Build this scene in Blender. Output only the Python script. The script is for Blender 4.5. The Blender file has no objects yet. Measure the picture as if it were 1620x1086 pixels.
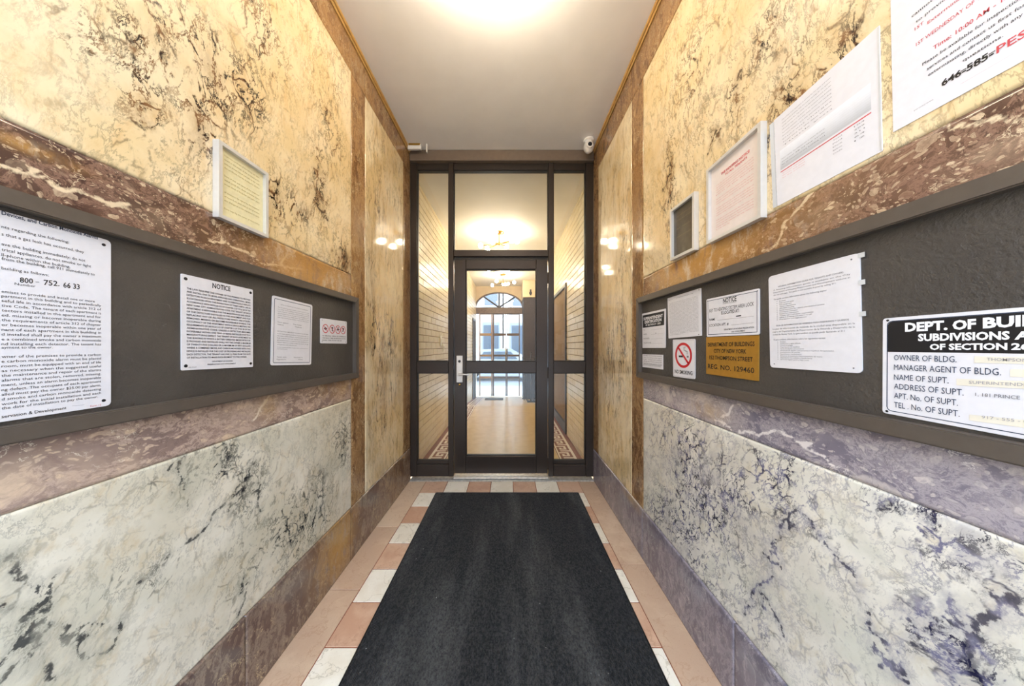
import bpy, bmesh, math, random
import numpy as np
from mathutils import Vector, Matrix

random.seed(7)
C = bpy.context.scene.collection
PI = math.pi
CH = 1.2326            # camera height above the vestibule floor
F, VX, VY = 430.0, 806.0, 548.0   # focal length and vanishing point in pixels of the 1620x1086 frame
XL, XR = -0.913, 0.773 # the two marble walls
CEIL = CH + 1.79
DOORY = 2.5
LX0, LX1, LCEIL, LEND = -0.95, 0.80, CH + 1.70, 7.7   # lobby beyond the glass

# ------------------------------------------------------------------ camera, world, lights, exposure
cd = bpy.data.cameras.new('camera'); cam = bpy.data.objects.new('camera', cd); C.objects.link(cam)
cam.location = (0, 0, CH); cam.rotation_euler = (PI / 2, 0, 0)
cd.sensor_width = 36; cd.lens = F / 1620 * 36; cd.clip_start = 0.01; cd.clip_end = 200
cd.shift_x = (810 - VX) / 1620; cd.shift_y = (VY - 543) / 1620
bpy.context.scene.camera = cam
vs = bpy.context.scene.view_settings
vs.view_transform = 'Standard'; vs.look = 'None'; vs.gamma = 1; vs.use_curve_mapping = False
vs.exposure = 0.92
cy = bpy.context.scene.cycles
cy.max_bounces = 10; cy.diffuse_bounces = 6; cy.glossy_bounces = 4; cy.transparent_max_bounces = 16
cy.sample_clamp_indirect = 6; cy.caustics_reflective = False; cy.caustics_refractive = False

w = bpy.data.worlds.new('world'); bpy.context.scene.world = w; w.use_nodes = True
nt = w.node_tree; bg = nt.nodes['Background']
tc = nt.nodes.new('ShaderNodeTexCoord'); sx = nt.nodes.new('ShaderNodeSeparateXYZ'); rp = nt.nodes.new('ShaderNodeValToRGB')
nt.links.new(tc.outputs['Generated'], sx.inputs[0]); nt.links.new(sx.outputs['Z'], rp.inputs[0]); nt.links.new(rp.outputs[0], bg.inputs[0])
rp.color_ramp.elements[0].position = 0.0; rp.color_ramp.elements[0].color = (0.80, 0.90, 1.0, 1)
rp.color_ramp.elements[1].position = 0.7; rp.color_ramp.elements[1].color = (0.55, 0.72, 1.0, 1)
SKY = 6.5
bg.inputs[1].default_value = SKY
pl = bpy.data.lights.new('street_opening_portal', 'AREA'); pl.shape = 'RECTANGLE'; pl.size = 1.68; pl.size_y = 3.0
po = bpy.data.objects.new('street_opening_portal', pl); C.objects.link(po)
po.location = (-0.07, -0.75, 1.5); po.rotation_euler = (PI / 2, 0, 0); pl.cycles.is_portal = True   # faces +Y
po.rotation_euler = (-PI / 2, 0, PI)
BULB = 50.0            # emission of the lamp globes
BULB_COL = (1.0, 0.83, 0.62, 1)
sl = bpy.data.lights.new('sun', 'SUN'); sl.energy = 3.5; sl.angle = .02; sl.color = (1, .97, .92)
so = bpy.data.objects.new('sun', sl); C.objects.link(so); so.rotation_euler = Vector((-.85, .36, -.75)).to_track_quat('-Z', 'Y').to_euler()

# ------------------------------------------------------------------ materials
def newmat(name):
    m = bpy.data.materials.new(name); m.use_nodes = True
    return m, m.node_tree, m.node_tree.nodes['Principled BSDF']
def rgb(h):
    h = h.lstrip('#'); v = [int(h[i:i + 2], 16) / 255 for i in (0, 2, 4)]
    return tuple([(c / 12.92 if c <= 0.04045 else ((c + 0.055) / 1.055) ** 2.4) for c in v] + [1])
class G:
    """tiny node-graph helper"""
    def __init__(s, nt): s.nt = nt
    def n(s, t, **k):
        x = s.nt.nodes.new(t)
        for a, b in k.items(): setattr(x, a, b)
        return x
    def put(s, sock, v):
        if isinstance(v, bpy.types.NodeSocket): s.nt.links.new(v, sock)
        else: sock.default_value = v
    def math(s, op, a, b=0.0, c=None, clamp=False):
        x = s.n('ShaderNodeMath', operation=op, use_clamp=clamp); s.put(x.inputs[0], a); s.put(x.inputs[1], b)
        if c is not None: s.put(x.inputs[2], c)
        return x.outputs[0]
    def mapr(s, v, a, b, c=0.0, d=1.0):
        x = s.n('ShaderNodeMapRange', clamp=True); x.interpolation_type = 'SMOOTHSTEP'
        s.put(x.inputs[0], v); x.inputs[1].default_value = a; x.inputs[2].default_value = b
        x.inputs[3].default_value = c; x.inputs[4].default_value = d
        return x.outputs[0]
    def mix(s, f, a, b, mode='MIX'):
        x = s.n('ShaderNodeMix', data_type='RGBA', blend_type=mode); s.put(x.inputs[0], f); s.put(x.inputs[6], a); s.put(x.inputs[7], b)
        return x.outputs[2]
    def noise(s, vec, scale, detail=4, rough=0.55, dist=0.0, col=False):
        x = s.n('ShaderNodeTexNoise'); s.put(x.inputs['Vector'], vec); x.inputs['Scale'].default_value = scale
        x.inputs['Detail'].default_value = detail; x.inputs['Roughness'].default_value = rough; x.inputs['Distortion'].default_value = dist
        return x.outputs[1 if col else 0]
    def vscale(s, vec, v):
        x = s.n('ShaderNodeVectorMath', operation='MULTIPLY'); s.put(x.inputs[0], vec); x.inputs[1].default_value = v
        return x.outputs[0]
    def vadd(s, a, b):
        x = s.n('ShaderNodeVectorMath', operation='ADD'); s.put(x.inputs[0], a); s.put(x.inputs[1], b)
        return x.outputs[0]
    def warp(s, vec, scale, amt, detail=2):
        c = s.noise(vec, scale, detail, col=True)
        x = s.n('ShaderNodeVectorMath', operation='SUBTRACT'); s.put(x.inputs[0], c); x.inputs[1].default_value = (.5, .5, .5)
        y = s.n('ShaderNodeVectorMath', operation='SCALE'); s.put(y.inputs[0], x.outputs[0]); y.inputs[3].default_value = amt
        return s.vadd(vec, y.outputs[0])
    def ridge(s, vec, scale, wdt, detail=5, rough=0.6):
        nz = s.noise(vec, scale, detail, rough)
        return s.mapr(s.math('ABSOLUTE', s.math('SUBTRACT', nz, 0.5)), 0.0, wdt, 1.0, 0.0)
    def vor(s, vec, scale, feature='F1', out='Distance', rnd=1.0):
        x = s.n('ShaderNodeTexVoronoi', feature=feature); s.put(x.inputs['Vector'], vec); x.inputs['Scale'].default_value = scale
        x.inputs['Randomness'].default_value = rnd
        return x.outputs[out]
    def ramp(s, f, stops):
        x = s.n('ShaderNodeValToRGB'); s.put(x.inputs[0], f); e = x.color_ramp.elements
        while len(e) < len(stops): e.new(0.5)
        for i, (p, c) in enumerate(stops): e[i].position = p; e[i].color = rgb(c) if isinstance(c, str) else c
        return x.outputs[0]
    def bump(s, h, strength, dist=0.002):
        x = s.n('ShaderNodeBump'); s.put(x.inputs['Height'], h); x.inputs['Strength'].default_value = strength; x.inputs['Distance'].default_value = dist
        return x.outputs[0]

def plain(name, col, rough=0.5, metal=0.0, spec=0.5, grain=0.0, gscale=60, emit=0, bump=0.0, bscale=200):
    m, nt, b = newmat(name); g = G(nt)
    c = rgb(col) if isinstance(col, str) else col
    b.inputs['Base Color'].default_value = c; b.inputs['Roughness'].default_value = rough; b.inputs['Metallic'].default_value = metal
    b.inputs['Specular IOR Level'].default_value = spec
    tc = g.n('ShaderNodeTexCoord').outputs['Object']
    nz = g.noise(tc, gscale, 3)
    k = max(grain, 0.02)
    dark = tuple([x * (1 - k) for x in c[:3]] + [1]); lite = tuple([min(1, x * (1 + k)) for x in c[:3]] + [1])
    g.put(b.inputs['Base Color'], g.mix(g.mapr(nz, .3, .7), dark, lite))
    if emit:
        b.inputs['Emission Color'].default_value = c; b.inputs['Emission Strength'].default_value = emit
    if bump: g.put(b.inputs['Normal'], g.bump(g.noise(tc, bscale, 2), bump, 0.001))
    return m

def marble_field(name, cream_a, cream_b, gold, vein, vein_b, amount=1.0, stretch=0.35, slant=0.0, greenish=None, rough=0.11, base=0.2):
    """cream marble: soft clouds, fine stretched veins where the slab's own 'figure' attribute asks for them"""
    m, nt, b = newmat(name); g = G(nt)
    P = g.n('ShaderNodeTexCoord').outputs['Object']
    at = g.n('ShaderNodeAttribute', attribute_name='figure'); sp = g.n('ShaderNodeSeparateColor'); g.put(sp.inputs[0], at.outputs[0])
    dens, vd, gd = sp.outputs[0], sp.outputs[1], sp.outputs[2]
    mp = g.n('ShaderNodeMapping'); g.put(mp.inputs[0], P); mp.inputs['Rotation'].default_value = (slant, 0, 0)
    Pw = g.warp(mp.outputs[0], 3.0, 0.12, 3)
    Ps = g.vscale(Pw, (1, 1, stretch))
    cloud = g.noise(Pw, 3.2, 6, 0.65)
    col = g.mix(g.mapr(cloud, .34, .64), rgb(cream_a), rgb(cream_b))
    streak = g.noise(Ps, 24, 6, 0.72)
    col = g.mix(g.math('MULTIPLY', g.mapr(streak, .48, .72), .45), col, rgb(gold))
    if greenish:
        col = g.mix(g.math('MULTIPLY', g.mapr(g.noise(Pw, 5, 5), .48, .68), .55), col, rgb(greenish))
    col = g.mix(g.math('MULTIPLY', gd, g.mapr(g.noise(Ps, 7, 6, .7), .32, .62)), col, rgb(gold))
    patch = g.noise(P, 3.4, 4, .6)
    D = g.math('MULTIPLY', g.math('ADD', dens, base), g.mapr(patch, .36, .60, .35, 1.0))
    # veins of several sizes, each broken up by a finer noise
    v1 = g.math('MULTIPLY', g.ridge(Ps, 9, .017, 7, .68), g.mapr(g.noise(Ps, 15, 3), .40, .54))
    v2 = g.math('MULTIPLY', g.ridge(Ps, 22, .030, 7, .7), g.mapr(g.noise(Ps, 27, 3), .42, .56))
    e = g.vor(g.warp(g.vscale(Pw, (1, 1, stretch * 1.4)), 24, 0.045, 4), 21, 'DISTANCE_TO_EDGE')
    v3 = g.math('MULTIPLY', g.mapr(e, 0, .085, 1, 0), g.mapr(g.noise(Ps, 24, 5, .75), .46, .56))
    v4 = g.math('MULTIPLY', g.mapr(g.noise(g.vscale(Pw, (1, 1, stretch * 1.2)), 75, 4, .8), .56, .66), g.mapr(g.noise(Pw, 9, 4, .7), .46, .60))
    v = g.math('MAXIMUM', g.math('MAXIMUM', v1, g.math('MULTIPLY', v2, .9)), g.math('MAXIMUM', v3, g.math('MULTIPLY', v4, .75)))
    v = g.math('MULTIPLY', v, g.math('MULTIPLY', D, 1.7 * amount), clamp=True)
    # dark clots inside dense figure
    clot = g.math('MULTIPLY', g.mapr(g.noise(g.warp(Ps, 30, .05, 4), 17, 8, .8), .535, .575), g.mapr(dens, .55, .95))
    v = g.math('MAXIMUM', v, g.math('MULTIPLY', clot, .85))
    col = g.mix(g.math('MULTIPLY', g.math('MULTIPLY', g.mapr(dens, .2, 1.0), g.mapr(g.noise(Ps, 14, 6, .75), .38, .6)), .42), col, rgb(vein_b))
    # large branching veins
    wob = g.math('MULTIPLY', g.math('SUBTRACT', g.noise(P, 60, 5, .75), .5), 0.022)
    dd = g.math('ADD', g.math('MULTIPLY', vd, 0.1), wob)
    wd = g.mapr(g.noise(P, 11, 3), .3, .7, .35, 1.0)
    big = g.math('MULTIPLY', g.mapr(g.math('DIVIDE', dd, wd), .002, .0062, 1, 0), g.mapr(vd, .0, .5, 1, 0))
    halo = g.math('MULTIPLY', g.mapr(dd, .0, .024, 1, 0), g.mapr(g.noise(Ps, 30, 6, .8), .4, .6, .08, .42))
    col = g.mix(halo, col, rgb(vein_b))
    v = g.math('MAXIMUM', v, g.math('MULTIPLY', big, .88))
    col = g.mix(v, col, g.mix(g.mapr(g.noise(P, 30, 4), .4, .62), rgb(vein), rgb(vein_b)))
    g.put(b.inputs['Base Color'], col)
    b.inputs['Roughness'].default_value = rough; b.inputs['Specular IOR Level'].default_value = 0.5
    g.put(b.inputs['Normal'], g.bump(g.noise(P, 9, 2), .06, 0.003))
    return m

def marble_trim(name, dark, mid, pale, gold, line, scale=20, squash=(1, .8, 1.3), rough=0.13, blobs=1.0, rim_c=None):
    """brecciated band marble: granular paste, rounded pale fragments, hairlines and golden veins"""
    m, nt, b = newmat(name); g = G(nt)
    P = g.n('ShaderNodeTexCoord').outputs['Object']
    at = g.n('ShaderNodeAttribute', attribute_name='figure'); sp = g.n('ShaderNodeSeparateColor'); g.put(sp.inputs[0], at.outputs[0])
    pale_a, vd, gd = sp.outputs[0], sp.outputs[1], sp.outputs[2]
    Pw = g.warp(g.warp(P, 6, .10, 4), 30, .022, 4)
    Ps = g.vscale(Pw, squash)
    paste = g.noise(Ps, scale * .55, 9, .78)
    col = g.ramp(g.math('ADD', paste, g.math('MULTIPLY', pale_a, .10)), [(.34, dark), (.47, dark), (.52, mid), (.57, dark), (.62, mid), (.68, pale), (.74, mid)])
    soft = g.noise(P, 3.6, 5, .65)
    col = g.mix(g.mapr(soft, .45, .65, 0, .4), col, rgb(mid))
    def frag(sc_, thr, seed, amt):
        nonlocal col
        v = g.n('ShaderNodeTexVoronoi', feature='SMOOTH_F1'); g.put(v.inputs['Vector'], g.vadd(Ps, (seed, seed, seed))); v.inputs['Scale'].default_value = sc_; v.inputs['Smoothness'].default_value = .15
        c = g.n('ShaderNodeSeparateColor'); g.put(c.inputs[0], g.vor(g.vadd(Ps, (seed, seed, seed)), sc_, 'F1', 'Color'))
        size = g.mapr(c.outputs[1], 0, 1, .18, .42)
        on = g.math('MULTIPLY', g.mapr(g.math('ADD', c.outputs[0], g.math('MULTIPLY', pale_a, .25)), thr, thr + .05), g.mapr(g.math('SUBTRACT', size, v.outputs['Distance']), 0, .06))
        tint = g.mix(c.outputs[2], rgb(mid), rgb(pale))
        tint = g.mix(g.mapr(g.noise(Pw, sc_ * 3, 5, .7), .4, .7, 0, .5), tint, rgb(dark))
        col = g.mix(g.math('MULTIPLY', on, amt * blobs), col, tint)
        rim = g.math('MULTIPLY', on, g.mapr(g.math('SUBTRACT', size, v.outputs['Distance']), .0, .09, 1, 0))
        col = g.mix(g.math('MULTIPLY', rim, .45), col, rgb(rim_c or line))
    frag(scale * .6, .70, 3.1, .75); frag(scale * 1.3, .52, 7.7, .9); frag(scale * 3.2, .42, 11.3, .9); frag(scale * 6.5, .45, 17.3, .8)
    col = g.mix(g.math('MULTIPLY', pale_a, g.mapr(g.noise(Pw, 9, 5, .65), .34, .62, 0, .8)), col, rgb(pale))
    hair = g.math('MULTIPLY', g.ridge(Pw, 5.5, .006, 7, .66), g.mapr(g.noise(P, 9, 2), .50, .6))
    col = g.mix(g.math('MULTIPLY', hair, .8), col, rgb(line))
    hair2 = g.math('MULTIPLY', g.ridge(g.vscale(Pw, (1, 1, .5)), 13, .010, 6, .7), g.mapr(g.noise(P, 8, 2), .48, .6))
    col = g.mix(g.math('MULTIPLY', hair2, .6), col, g.mix(.45, rgb(dark), (0.02, .015, .01, 1)))
    fl = g.noise(g.vscale(Pw, (1, 1.3, .4)), 9, 8, .75)
    gcol = g.ramp(fl, [(.34, mid), (.46, gold), (.54, gold), (.64, pale), (.74, mid)])
    col = g.mix(g.math('MULTIPLY', gd, g.mapr(g.noise(Pw, 6, 6, .7), .30, .50, .25, 1.0)), col, gcol)
    wob = g.math('MULTIPLY', g.math('SUBTRACT', g.noise(P, 50, 4, .7), .5), 0.012)
    dd = g.math('ADD', g.math('MULTIPLY', vd, .1), wob)
    bigv = g.math('MULTIPLY', g.mapr(dd, .002, .0055, 1, 0), .85)
    col = g.mix(bigv, col, g.mix(gd, rgb(line), rgb(gold)))
    g.put(b.inputs['Base Color'], col)
    b.inputs['Roughness'].default_value = rough
    g.put(b.inputs['Normal'], g.bump(g.noise(P, 9, 2), .06, 0.003))
    return m

M = {}
M['upper'] = marble_field('honey_cream_marble', '#F0E2C0', '#E4CE9F', '#CDA468', '#2E1E16', '#84603F', 1.3, .42, 0.18)
M['far'] = marble_field('streaked_cream_marble', '#F0E2C0', '#E0C898', '#B98B50', '#2E221C', '#836446', 1.2, .15, 0.0, rough=.07, base=.26)
M['lower'] = marble_field('daylit_pale_veined_marble', '#E8E3D2', '#D5CFBA', '#C8B080', '#20242B', '#868478', 1.1, .6, 0.25, '#C2C0AC')  # same stone as the upper panels; cool daylight put into its colour
M['lower_r'] = marble_field('daylit_violet_veined_marble', '#E9E5D8', '#D4CFC0', '#C4B694', '#23223A', '#74728A', 1.3, .6, -0.35, '#C8C9B8')  # right-hand wall: daylight on the lower panels tinted into the stone here too
M['trim'] = marble_trim('brown_breccia_marble', '#4C3832', '#8C6E5E', '#DCC6A6', '#BE9050', '#E8D6B4', 20)
M['trim_up'] = marble_trim('golden_brown_marble', '#6A4C34', '#AE8A60', '#D6B888', '#BE9050', '#EAD6A8', 20, (1, 1.8, .5), blobs=.3)
M['trim_low'] = marble_trim('rosy_grey_breccia_marble', '#86726C', '#BEA899', '#DCC4A8', '#C29A58', '#EADFCA', 11, (1, .7, 1.5), rim_c='#5A4848')
M['trim_low_r'] = marble_trim('violet_grey_breccia_marble', '#7A7480', '#AAA2A6', '#D2C8C2', '#C8AC7C', '#EAE4E0', 14, (1, .8, 1.4), rim_c='#524C58')
M['base'] = marble_trim('umber_base_marble', '#5E4C46', '#8C7A6A', '#B09E88', '#BC9048', '#C9B48C', 8, (1, 1.4, .6), blobs=.3)
M['base_r'] = marble_trim('slate_base_marble', '#726C76', '#958E94', '#B0A8A6', '#BC9C68', '#CBC4BE', 8, (1, 1.4, .6), blobs=.35)
M['joint'] = plain('dark_joint_mortar', '#4A3B2C', .8, grain=.1)
M['grout'] = plain('red_brown_grout', '#8A4E34', .8, grain=.15)
M['paint'] = plain('ceiling_paint', '#F0EFED', .65, grain=.015, gscale=5, bump=.12, bscale=14)
M['crown'] = plain('tan_moulding', '#C39C5C', .4, grain=.12, gscale=20)
M['bronze'] = plain('bronze_anodised_metal', '#37302B', .3, metal=.3, grain=.06, gscale=90)
M['board_frame'] = plain('grey_brown_painted_wood', '#554D45', .42, grain=.05, gscale=50, bump=.1, bscale=60)
M['header'] = plain('taupe_painted_beam', '#6E6155', .45, grain=.05, gscale=30)
M['gasket'] = plain('black_rubber_gasket', '#121110', .5)
M['steel'] = plain('satin_steel', '#DAD8D3', .3, metal=.25, grain=.05)
M['sill'] = plain('worn_aluminium_threshold', '#B4B2AC', .4, metal=.5, grain=.2, gscale=40)
M['brass'] = plain('polished_brass', '#C9A04A', .22, metal=1.0)
M['white_plastic'] = plain('white_plastic', '#EEEDEA', .35)
M['plate'] = plain('white_enamel_sheet', '#DEDDE0', .38, grain=.01)
M['paper'] = plain('white_paper', '#DCDBDF', .7, grain=.01)
M['yellow_paper'] = plain('pale_yellow_paper', '#E2DAB0', .6, grain=.03)
M['brown_paper'] = plain('dark_sepia_sheet', '#4A4132', .35, grain=.25, gscale=30)
M['pink_paper'] = plain('pinkish_paper', '#E0D6D0', .6, grain=.015)
M['brass_plate'] = plain('engraved_gold_plate', '#B98A38', .35, metal=.45, grain=.05)
M['black'] = plain('black_ink', '#17171A', .5)
M['ink_grey'] = plain('grey_print', '#6A6A6E', .6)
M['ink_pale'] = plain('faded_print', '#9C9AA0', .6)
M['ink_red'] = plain('red_print', '#C4444C', .6)
M['ink_pink'] = plain('faded_red_print', '#D58F8C', .6)
M['ink_blue'] = plain('navy_print', '#27364F', .5)
M['ink_white'] = plain('white_print', '#EDEDEE', .5)
M['ink_sepia'] = plain('sepia_print', '#7B6C56', .6)
M['ink_yellow'] = plain('olive_print', '#A79B62', .6)
M['strip_beige'] = plain('beige_label_tape', '#E3DDCB', .5)
M['sign_red'] = plain('sign_red_enamel', '#C8242C', .35)
M['frame_white'] = plain('silver_white_frame', '#D9D6CF', .3, metal=.2)
M['tape'] = plain('frosted_tape', '#C9CBCB', .3)
M['wallpale'] = plain('lobby_plaster', '#D9C6A6', .6, grain=.04, gscale=8)
M['stone_brown'] = plain('brown_lobby_stone', '#241A14', .75, grain=.35, gscale=25)
M['beam_brown'] = plain('brown_transom_wood', '#6B5848', .5, grain=.2, gscale=30)
M['iron'] = plain('black_wrought_iron', '#141212', .4)
M['oak'] = plain('light_sidelight_frame', '#C3A27C', .5, grain=.1)
M['facade'] = plain('pale_facade_render', '#8E8D8E', .8, grain=.03)
M['facade_b'] = plain('grey_blue_shopfront', '#66707C', .5)
M['window_dark'] = plain('facade_window_glass', '#3C4854', .15)
M['asphalt'] = plain('asphalt', '#5A5C60', .9, grain=.2, gscale=40)
M['concrete'] = plain('pavement_concrete', '#86847F', .85, grain=.08, gscale=10)
M['car'] = plain('silver_car_paint', '#8A9098', .2, metal=.3)
M['tyre'] = plain('tyre_rubber', '#1B1B1C', .8)
M['switch'] = plain('ivory_switch_plate', '#F2EFE6', .4)
M['darkglass'] = plain('dark_mirror_glass', '#1E2A32', .06, spec=.5)

def glass_mat():
    m = bpy.data.materials.new('clear_glass'); m.use_nodes = True; nt = m.node_tree; nt.nodes.clear(); g = G(nt)
    o = g.n('ShaderNodeOutputMaterial'); mx = g.n('ShaderNodeMixShader'); t = g.n('ShaderNodeBsdfTransparent'); gl = g.n('ShaderNodeBsdfGlossy')
    gl.inputs['Roughness'].default_value = 0.01; t.inputs[0].default_value = (.96, .98, .97, 1)
    fr = g.n('ShaderNodeFresnel'); fr.inputs[0].default_value = 1.5
    nt.links.new(fr.outputs[0], mx.inputs[0]); nt.links.new(t.outputs[0], mx.inputs[1]); nt.links.new(gl.outputs[0], mx.inputs[2]); nt.links.new(mx.outputs[0], o.inputs[0])
    return m
M['glass'] = glass_mat()
def bulb_mat():
    m, nt, b = newmat('lit_frosted_globe')
    b.inputs['Base Color'].default_value = (.9, .85, .75, 1); b.inputs['Emission Color'].default_value = BULB_COL; b.inputs['Emission Strength'].default_value = BULB
    return m
M['bulb'] = bulb_mat(); BULB = 45.0; M['bulb_lobby'] = bulb_mat()
def stone_tile(name, a, bcol, speck, vein=None, rough=.32):
    m, nt, b = newmat(name); g = G(nt); P = g.n('ShaderNodeTexCoord').outputs['Object']
    oi = g.n('ShaderNodeObjectInfo').outputs['Random']
    col = g.mix(g.mapr(g.math('ADD', g.noise(g.warp(P, 6, .1), 9, 5, .6), g.math('MULTIPLY', g.math('SUBTRACT', oi, .5), .35)), .3, .7), rgb(a), rgb(bcol))
    col = g.mix(g.math('MULTIPLY', g.mapr(g.noise(P, 150, 3, .7), .55, .75), .5), col, rgb(speck))
    if vein: col = g.mix(g.math('MULTIPLY', g.ridge(g.warp(P, 5, .15), 6, .012), .55), col, rgb(vein))
    g.put(b.inputs['Base Color'], col); b.inputs['Roughness'].default_value = rough
    return m
M['tile_tan'] = stone_tile('terracotta_pink_marble_tile', '#D0AC8E', '#BE9578', '#A67F64', '#AC8468')
M['tile_white'] = stone_tile('ivory_marble_tile', '#EFE6D2', '#E2D6BE', '#CFC0A4', '#B0A284')
M['border_stone'] = stone_tile('rosy_border_stone', '#D0B698', '#C0A286', '#A68A70', '#B08E70')
M['terrazzo'] = stone_tile('beige_terrazzo', '#D4BC92', '#C8AE84', '#A08A66', None, .3)
M['mosaic_red'] = stone_tile('red_brown_mosaic', '#7A4434', '#6B3A2C', '#50281E')
M['mosaic_white'] = stone_tile('white_mosaic', '#E8E0D2', '#DBD0BE', '#B9AE9A')
def brick_glaze():
    m, nt, b = newmat('cream_glazed_brick'); g = G(nt); P = g.n('ShaderNodeTexCoord').outputs['Object']
    oi = g.n('ShaderNodeObjectInfo').outputs['Random']
    geo = g.n('ShaderNodeNewGeometry').outputs['Random Per Island']
    r = g.math('ADD', g.math('MULTIPLY', oi, .5), g.math('MULTIPLY', geo, .5))
    g.put(b.inputs['Base Color'], g.mix(r, rgb('#F6ECD4'), rgb('#E8D8B2'))); b.inputs['Roughness'].default_value = .25
    g.put(b.inputs['Normal'], g.bump(g.noise(P, 30, 2), .15, .002))
    return m
M['brick'] = brick_glaze()
M['brick_joint'] = plain('brown_brick_mortar', '#7A6242', .8, grain=.1)
def mat_carpet():
    m, nt, b = newmat('charcoal_ribbed_carpet'); g = G(nt); P = g.n('ShaderNodeTexCoord').outputs['Object']
    n1 = g.noise(g.vscale(P, (1, .6, 1)), 150, 5, .8); n2 = g.noise(g.vscale(P, (1, .2, 1)), 3.5, 5, .65)
    col = g.mix(g.mapr(n1, .38, .66), rgb('#0D0D0E'), rgb('#383735'))
    col = g.mix(g.math('MULTIPLY', g.mapr(n2, .45, .66), g.mapr(n1, .35, .6, .2, .8)), col, rgb('#545350'))
    fleck = g.mapr(g.vor(P, 26, 'F1'), .0, .085, 1, 0)
    col = g.mix(g.math('MULTIPLY', fleck, g.mapr(g.noise(P, 21, 2), .54, .58)), col, rgb('#BDBDB8'))
    g.put(b.inputs['Base Color'], col); b.inputs['Roughness'].default_value = .95; b.inputs['Specular IOR Level'].default_value = .15
    b.inputs['Sheen Weight'].default_value = .05
    wv = g.n('ShaderNodeTexWave'); g.put(wv.inputs[0], P); wv.inputs['Scale'].default_value = 55; wv.bands_direction = 'X'
    g.put(b.inputs['Normal'], g.bump(g.math('ADD', wv.outputs[1], g.math('MULTIPLY', n1, 2.5)), .7, .003))
    return m
M['carpet'] = mat_carpet()
def board_panel_mat():
    m, nt, b = newmat('grey_textured_board'); g = G(nt); P = g.n('ShaderNodeTexCoord').outputs['Object']
    col = g.mix(g.mapr(g.noise(P, 6, 4), .3, .7), rgb('#4C4741'), rgb('#403C38'))
    sc = g.math('MULTIPLY', g.ridge(g.vscale(g.warp(P, 2, .3), (1, .15, 1)), 20, .004, 2), g.mapr(g.noise(P, 7, 2), .58, .66))
    col = g.mix(g.math('MULTIPLY', sc, .25), col, rgb('#8E8A86'))
    g.put(b.inputs['Base Color'], col); b.inputs['Roughness'].default_value = .5
    g.put(b.inputs['Normal'], g.bump(g.noise(P, 120, 4, .65), .9, .003))
    return m
M['board'] = board_panel_mat()

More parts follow.
